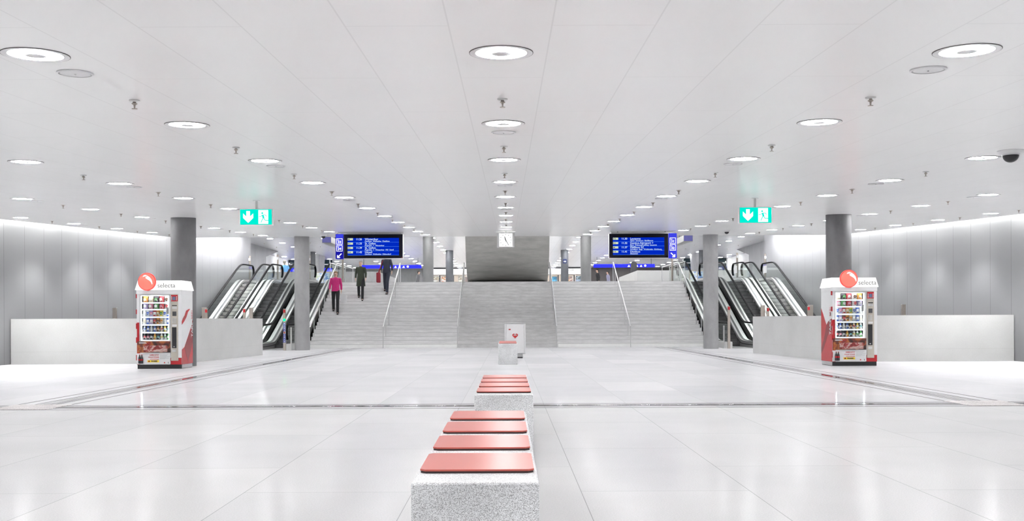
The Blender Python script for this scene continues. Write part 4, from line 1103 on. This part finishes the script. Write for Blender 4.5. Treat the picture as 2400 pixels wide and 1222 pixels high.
def person(loc, rz, label, top, legs, hair, stride=.0, drop=0.0, lean=0.0, short_sleeves=False, coat=False, arm=(0, 0), sc=1.0, long_hair=False):
    t = thing('person', loc, label, 'person', None, rz); t.scale = (sc, sc, sc)
    def L(y, z): return y - lean * max(0, z - .9)
    J = {}
    for s, n in ((-1, 'r'), (1, 'l')):
        f = stride if s > 0 else -.06                                   # + : leg forward (towards -y)
        lift = (-drop if s > 0 else 0)
        J['hip' + n] = (s * .09, 0, .93); J['knee' + n] = (s * .10, -.04 - f * .5, .50 + lift * .5 + abs(f) * .02); J['ank' + n] = (s * .10, -f * .85 + .02, .085 + lift)
        J['toe' + n] = (s * .105, -f * .85 - .14, .035 + lift)
        a = arm[0] if s < 0 else arm[1]
        J['sh' + n] = (s * .175, L(0, 1.42), 1.42); J['el' + n] = (s * .235, L(.03, 1.15) - a * .5, 1.15 + abs(a) * .1); J['wr' + n] = (s * .245, L(-.04, .93) - a, .93 + abs(a) * .35); J['ha' + n] = (s * .245, L(-.06, .87) - a * 1.1, .86 + abs(a) * .38)
    V = {'pel': (0, 0, .96, .13, .10), 'spi': (0, L(0, 1.15), 1.15, .125, .09), 'che': (0, L(0, 1.34), 1.34, .15, .10), 'nek': (0, L(.0, 1.47), 1.47, .06), 'nk2': (0, L(-.005, 1.53), 1.53, .052),
         'jaw': (0, L(-.02, 1.585), 1.585, .066, .075), 'hed': (0, L(-.01, 1.65), 1.65, .076, .092), 'cro': (0, L(0, 1.715), 1.715, .058, .07), 'nose': (0, L(-.118, 1.635), 1.632, .013), 'earl': (.086, L(0, 1.64), 1.64, .016), 'earr': (-.086, L(0, 1.64), 1.64, .016)}
    E = [('pel', 'spi'), ('spi', 'che'), ('che', 'nek'), ('nek', 'nk2'), ('nk2', 'jaw'), ('jaw', 'hed'), ('hed', 'cro'), ('hed', 'nose'), ('hed', 'earl'), ('hed', 'earr')]
    for n, s in (('r', -1), ('l', 1)):
        V['hip' + n] = (*J['hip' + n], .085); V['knee' + n] = (*J['knee' + n], .055); V['calf' + n] = tuple((J['knee' + n][k] * .6 + J['ank' + n][k] * .4) for k in range(3)) + (.05,); V['ank' + n] = (*J['ank' + n], .036); V['toe' + n] = (*J['toe' + n], .032)
        E += [('pel', 'hip' + n), ('hip' + n, 'knee' + n), ('knee' + n, 'calf' + n), ('calf' + n, 'ank' + n), ('ank' + n, 'toe' + n)]
        V['sh' + n] = (*J['sh' + n], .055); V['el' + n] = (*J['el' + n], .038); V['wr' + n] = (*J['wr' + n], .026, .022); V['ha' + n] = (*J['ha' + n], .036, .02)
        E += [('che', 'sh' + n), ('sh' + n, 'el' + n), ('el' + n, 'wr' + n), ('wr' + n, 'ha' + n)]
        hx, hy, hz = J['ha' + n]
        for k, (dy, ln) in enumerate(((-.030, .062), (-.010, .072), (.010, .067), (.028, .052))):
            V[f'f{k}a' + n] = (hx, hy + dy, hz - .045, .009); V[f'f{k}b' + n] = (hx - s * .012, hy + dy * 1.1 - .006, hz - .045 - ln, .008)
            E += [('ha' + n, f'f{k}a' + n), (f'f{k}a' + n, f'f{k}b' + n)]
        V['tha' + n] = (hx - s * .012, hy - .042, hz - .005, .010); V['thb' + n] = (hx - s * .022, hy - .058, hz - .045, .009)
        E += [('ha' + n, 'tha' + n), ('tha' + n, 'thb' + n)]
    skin('body', V, E, SKINM, t)
    # clothing: lofted shells a little larger than the body
    def loft(b, rings, seg=18):
        R = [[b.bm.verts.new((c[0] + rx * cos(2 * pi * k / seg), c[1] + ry * sin(2 * pi * k / seg), c[2])) for k in range(seg)] for c, rx, ry in rings]
        for A, B in zip(R, R[1:]):
            for k in range(seg): b._faces([b.bm.faces.new((A[k], A[(k + 1) % seg], B[(k + 1) % seg], B[k]))])
        b._faces([b.bm.faces.new(R[0][::-1]), b.bm.faces.new(R[-1])])
    b = MB()
    ring = lambda z, rx, ry: ((0, L(0, z) + .0, z), rx, ry)
    low = [ring(.56, .215, .17), ring(.75, .20, .155)] if coat else []
    loft(b, low + [ring(.88, .185, .135), ring(1.0, .17, .125), ring(1.12, .16, .118), ring(1.25, .178, .128), ring(1.36, .195, .130), ring(1.43, .165, .110), ring(1.475, .085, .080), ring(1.495, .066, .068)])
    for n in 'rl':
        sh, e, w = (Vector(J[k + n]) for k in ('sh', 'el', 'wr'))
        p0 = sh + Vector((-.06 if n == 'l' else .06, 0, -.004))
        if short_sleeves: b.tube([p0, sh, sh.lerp(e, .35), sh.lerp(e, .62)], [.058, .068, .064, .062], 12)
        else: b.tube([p0, sh, sh.lerp(e, .5), e, e.lerp(w, .5), w], [.058, .068, .060, .053, .047, .042], 12)
    b.build('coat' if coat else 'shirt', top, t, smooth=True)
    b = MB()
    loft(b, [((0, 0, .84), .15, .11), ((0, 0, .90), .165, .12), ((0, L(0, 1.0), 1.0), .155, .115)])
    for n in 'rl':
        h, k_, a = (Vector(J[q + n]) for q in ('hip', 'knee', 'ank'))
        b.tube([h, h.lerp(k_, .25), h.lerp(k_, .6), k_, k_.lerp(a, .4), k_.lerp(a, .8), a + Vector((0, .005, .0))], [.085, .092, .08, .068, .066, .058, .056], 14)
    b.build('trousers', legs, t, smooth=True)
    for n in 'rl':
        a = J['ank' + n]; b_ = J['toe' + n]; b = MB()
        b.ball((a[0], a[1] - .05, b_[2] + .008), .05, .92, 2.5, .85, 14, 8).ball((a[0], a[1] + .02, a[2] - .03), .048, .95, 1.1, 1.1, 12, 8)
        b.build('shoe', M['black'], t, smooth=True)
    b = MB(); hy = L(0, 1.66)
    b.ball((0, hy + .012, 1.70), .092, .98, 1.08, .72, 18, 12).ball((0, hy + .045, 1.655), .085, 1.0, .85, 1.05, 16, 10)
    if long_hair: b.ball((0, hy + .065, 1.56), .075, 1.05, .6, 1.7, 16, 10)
    b.build('hair', hair, t, smooth=True)
    for s in (-1, 1): MB().ball((s * .031, L(-.0985, 1.655), 1.652), .010, seg=8, rings=6).build('eye', M['ink'], t)
    MB().box(-.024, .024, L(-.1, 1.59) - .0, L(-.09, 1.59), 1.592, 1.600).build('mouth', M['mouth'], t)
    return t
M['mouth'] = mat('lips', (.42, .16, .14), .5, noise=.05, nscale=30)
HD = cloth('dark_hair', (.025, .018, .015)); HB = cloth('light_brown_hair', (.32, .20, .11)); HG = cloth('grey_hair', (.30, .27, .24))
BLK = cloth('black_cloth', (.015, .015, .017)); PINK = cloth('pink_cloth', (.62, .03, .20)); DGR = cloth('dark_green_cloth', (.035, .045, .03)); NAVY = cloth('navy_cloth', (.03, .035, .055)); BLUE = cloth('sky_blue_cloth', (.16, .42, .72)); LIL = cloth('lilac_cloth', (.35, .34, .48))
REDC = cloth('dark_red_cloth', (.30, .025, .04)); WHT = cloth('white_cloth', (.75, .72, .74))
def on_step(i): return (i + 1) * RI, Y0 + i * TR + .16
z, y = on_step(9)
person(((787 - 1190) / F * y, y, z), .1, 'person in a bright pink top and black trousers walking down the stairs', PINK, BLK, HB, .34, RI, long_hair=True, arm=(.1, -.05))
# white bag held by the person in pink
t = thing('carrier_bag', ((787 - 1190) / F * y + .36, y - .05, z), 'pale carrier bag held by the person in pink on the stairs', 'bag')
MB().prism([(-.12, .36), (.12, .36), (.14, .70), (-.14, .70)], 'y', -.05, .05).build('bag_body', M['white'], t)
MB().tube([(-.07, 0, .69), (-.06, 0, .80), (0, 0, .86), (.06, 0, .80), (.07, 0, .69)], .008, 6).build('bag_handle', M['white'], t)
z, y = on_step(13)
person(((846 - 1190) / F * y, y, z), .05, 'person in a long dark green coat walking down beneath the left departure board', DGR, BLK, HG, .34, RI, coat=True, arm=(-.06, .08), sc=.95)
z, y = on_step(15)
person(((907 - 1190) / F * y, y, z), -.2, 'person in dark navy clothes walking down right of the dark green coat', NAVY, NAVY, HD, .34, RI, lean=.06, arm=(.12, -.05))
t = thing('shoulder_bag', ((907 - 1190) / F * y - .36, y - .12, z), 'dark red bag hanging beside the person in navy on the stairs', 'bag')
MB().box(-.09, .09, -.13, .13, .40, .86, .04, 3).build('bag_body', REDC, t, smooth=True)
MB().tube([(0, -.1, .84), (.1, -.05, 1.15), (.2, .05, 1.42), (.12, .12, 1.2), (0, .1, .84)], .015, 6).build('strap', REDC, t)
person((-13.28, 56.6, UPF), pi, 'person in a sky blue T-shirt standing at the top of the left escalators', BLUE, BLK, HG, .05, short_sleeves=True, arm=(.3, .2), sc=1.04)
person((-6.30, 66.5, UPF), 1.4, 'dark-haired person in grey passing the left grey column on the upper landing', cloth('grey_cloth', (.12, .12, .125)), BLK, HD, .2, lean=.12, sc=.96)
person((6.35, 66.5, UPF), -1.3, 'person in a black coat walking on the upper landing left of the right handrail', BLK, BLK, HD, .2, coat=True, lean=.1, sc=1.0)
person((7.15, 67.2, UPF), -1.5, 'person in a lilac shirt behind the black coat on the upper landing', LIL, BLK, HD, .15, lean=.1, sc=.94)

# ================================================================ CAMERA, WORLD, VIEW
cd = bpy.data.cameras.new('camera'); cam = bpy.data.objects.new('camera', cd); COL.objects.link(cam)
cam.location = (0, 0, EYE); cam.rotation_euler = (pi / 2, ROLL, 0)
cd.sensor_width = 36; cd.lens = 36 * F / 2400; cd.shift_x = 10 / 2400; cd.shift_y = 139 / 2400; cd.clip_end = 300
S.camera = cam
w = bpy.data.worlds.new('world'); S.world = w; w.use_nodes = True
w.node_tree.nodes['Background'].inputs[0].default_value = (.05, .05, .055, 1)
S.view_settings.view_transform = 'Standard'; S.view_settings.look = 'None'; S.view_settings.gamma = 1; S.view_settings.exposure = .03; S.view_settings.use_curve_mapping = False
cy = S.cycles
cy.max_bounces = 16; cy.diffuse_bounces = 14; cy.glossy_bounces = 4; cy.transmission_bounces = 4; cy.transparent_max_bounces = 12
cy.sample_clamp_indirect = 0; cy.caustics_reflective = False; cy.caustics_refractive = False; cy.use_denoising = True
cy.use_light_tree = False; cy.light_sampling_threshold = .04
cy.use_adaptive_sampling = True; cy.adaptive_threshold = .03; cy.adaptive_min_samples = 12
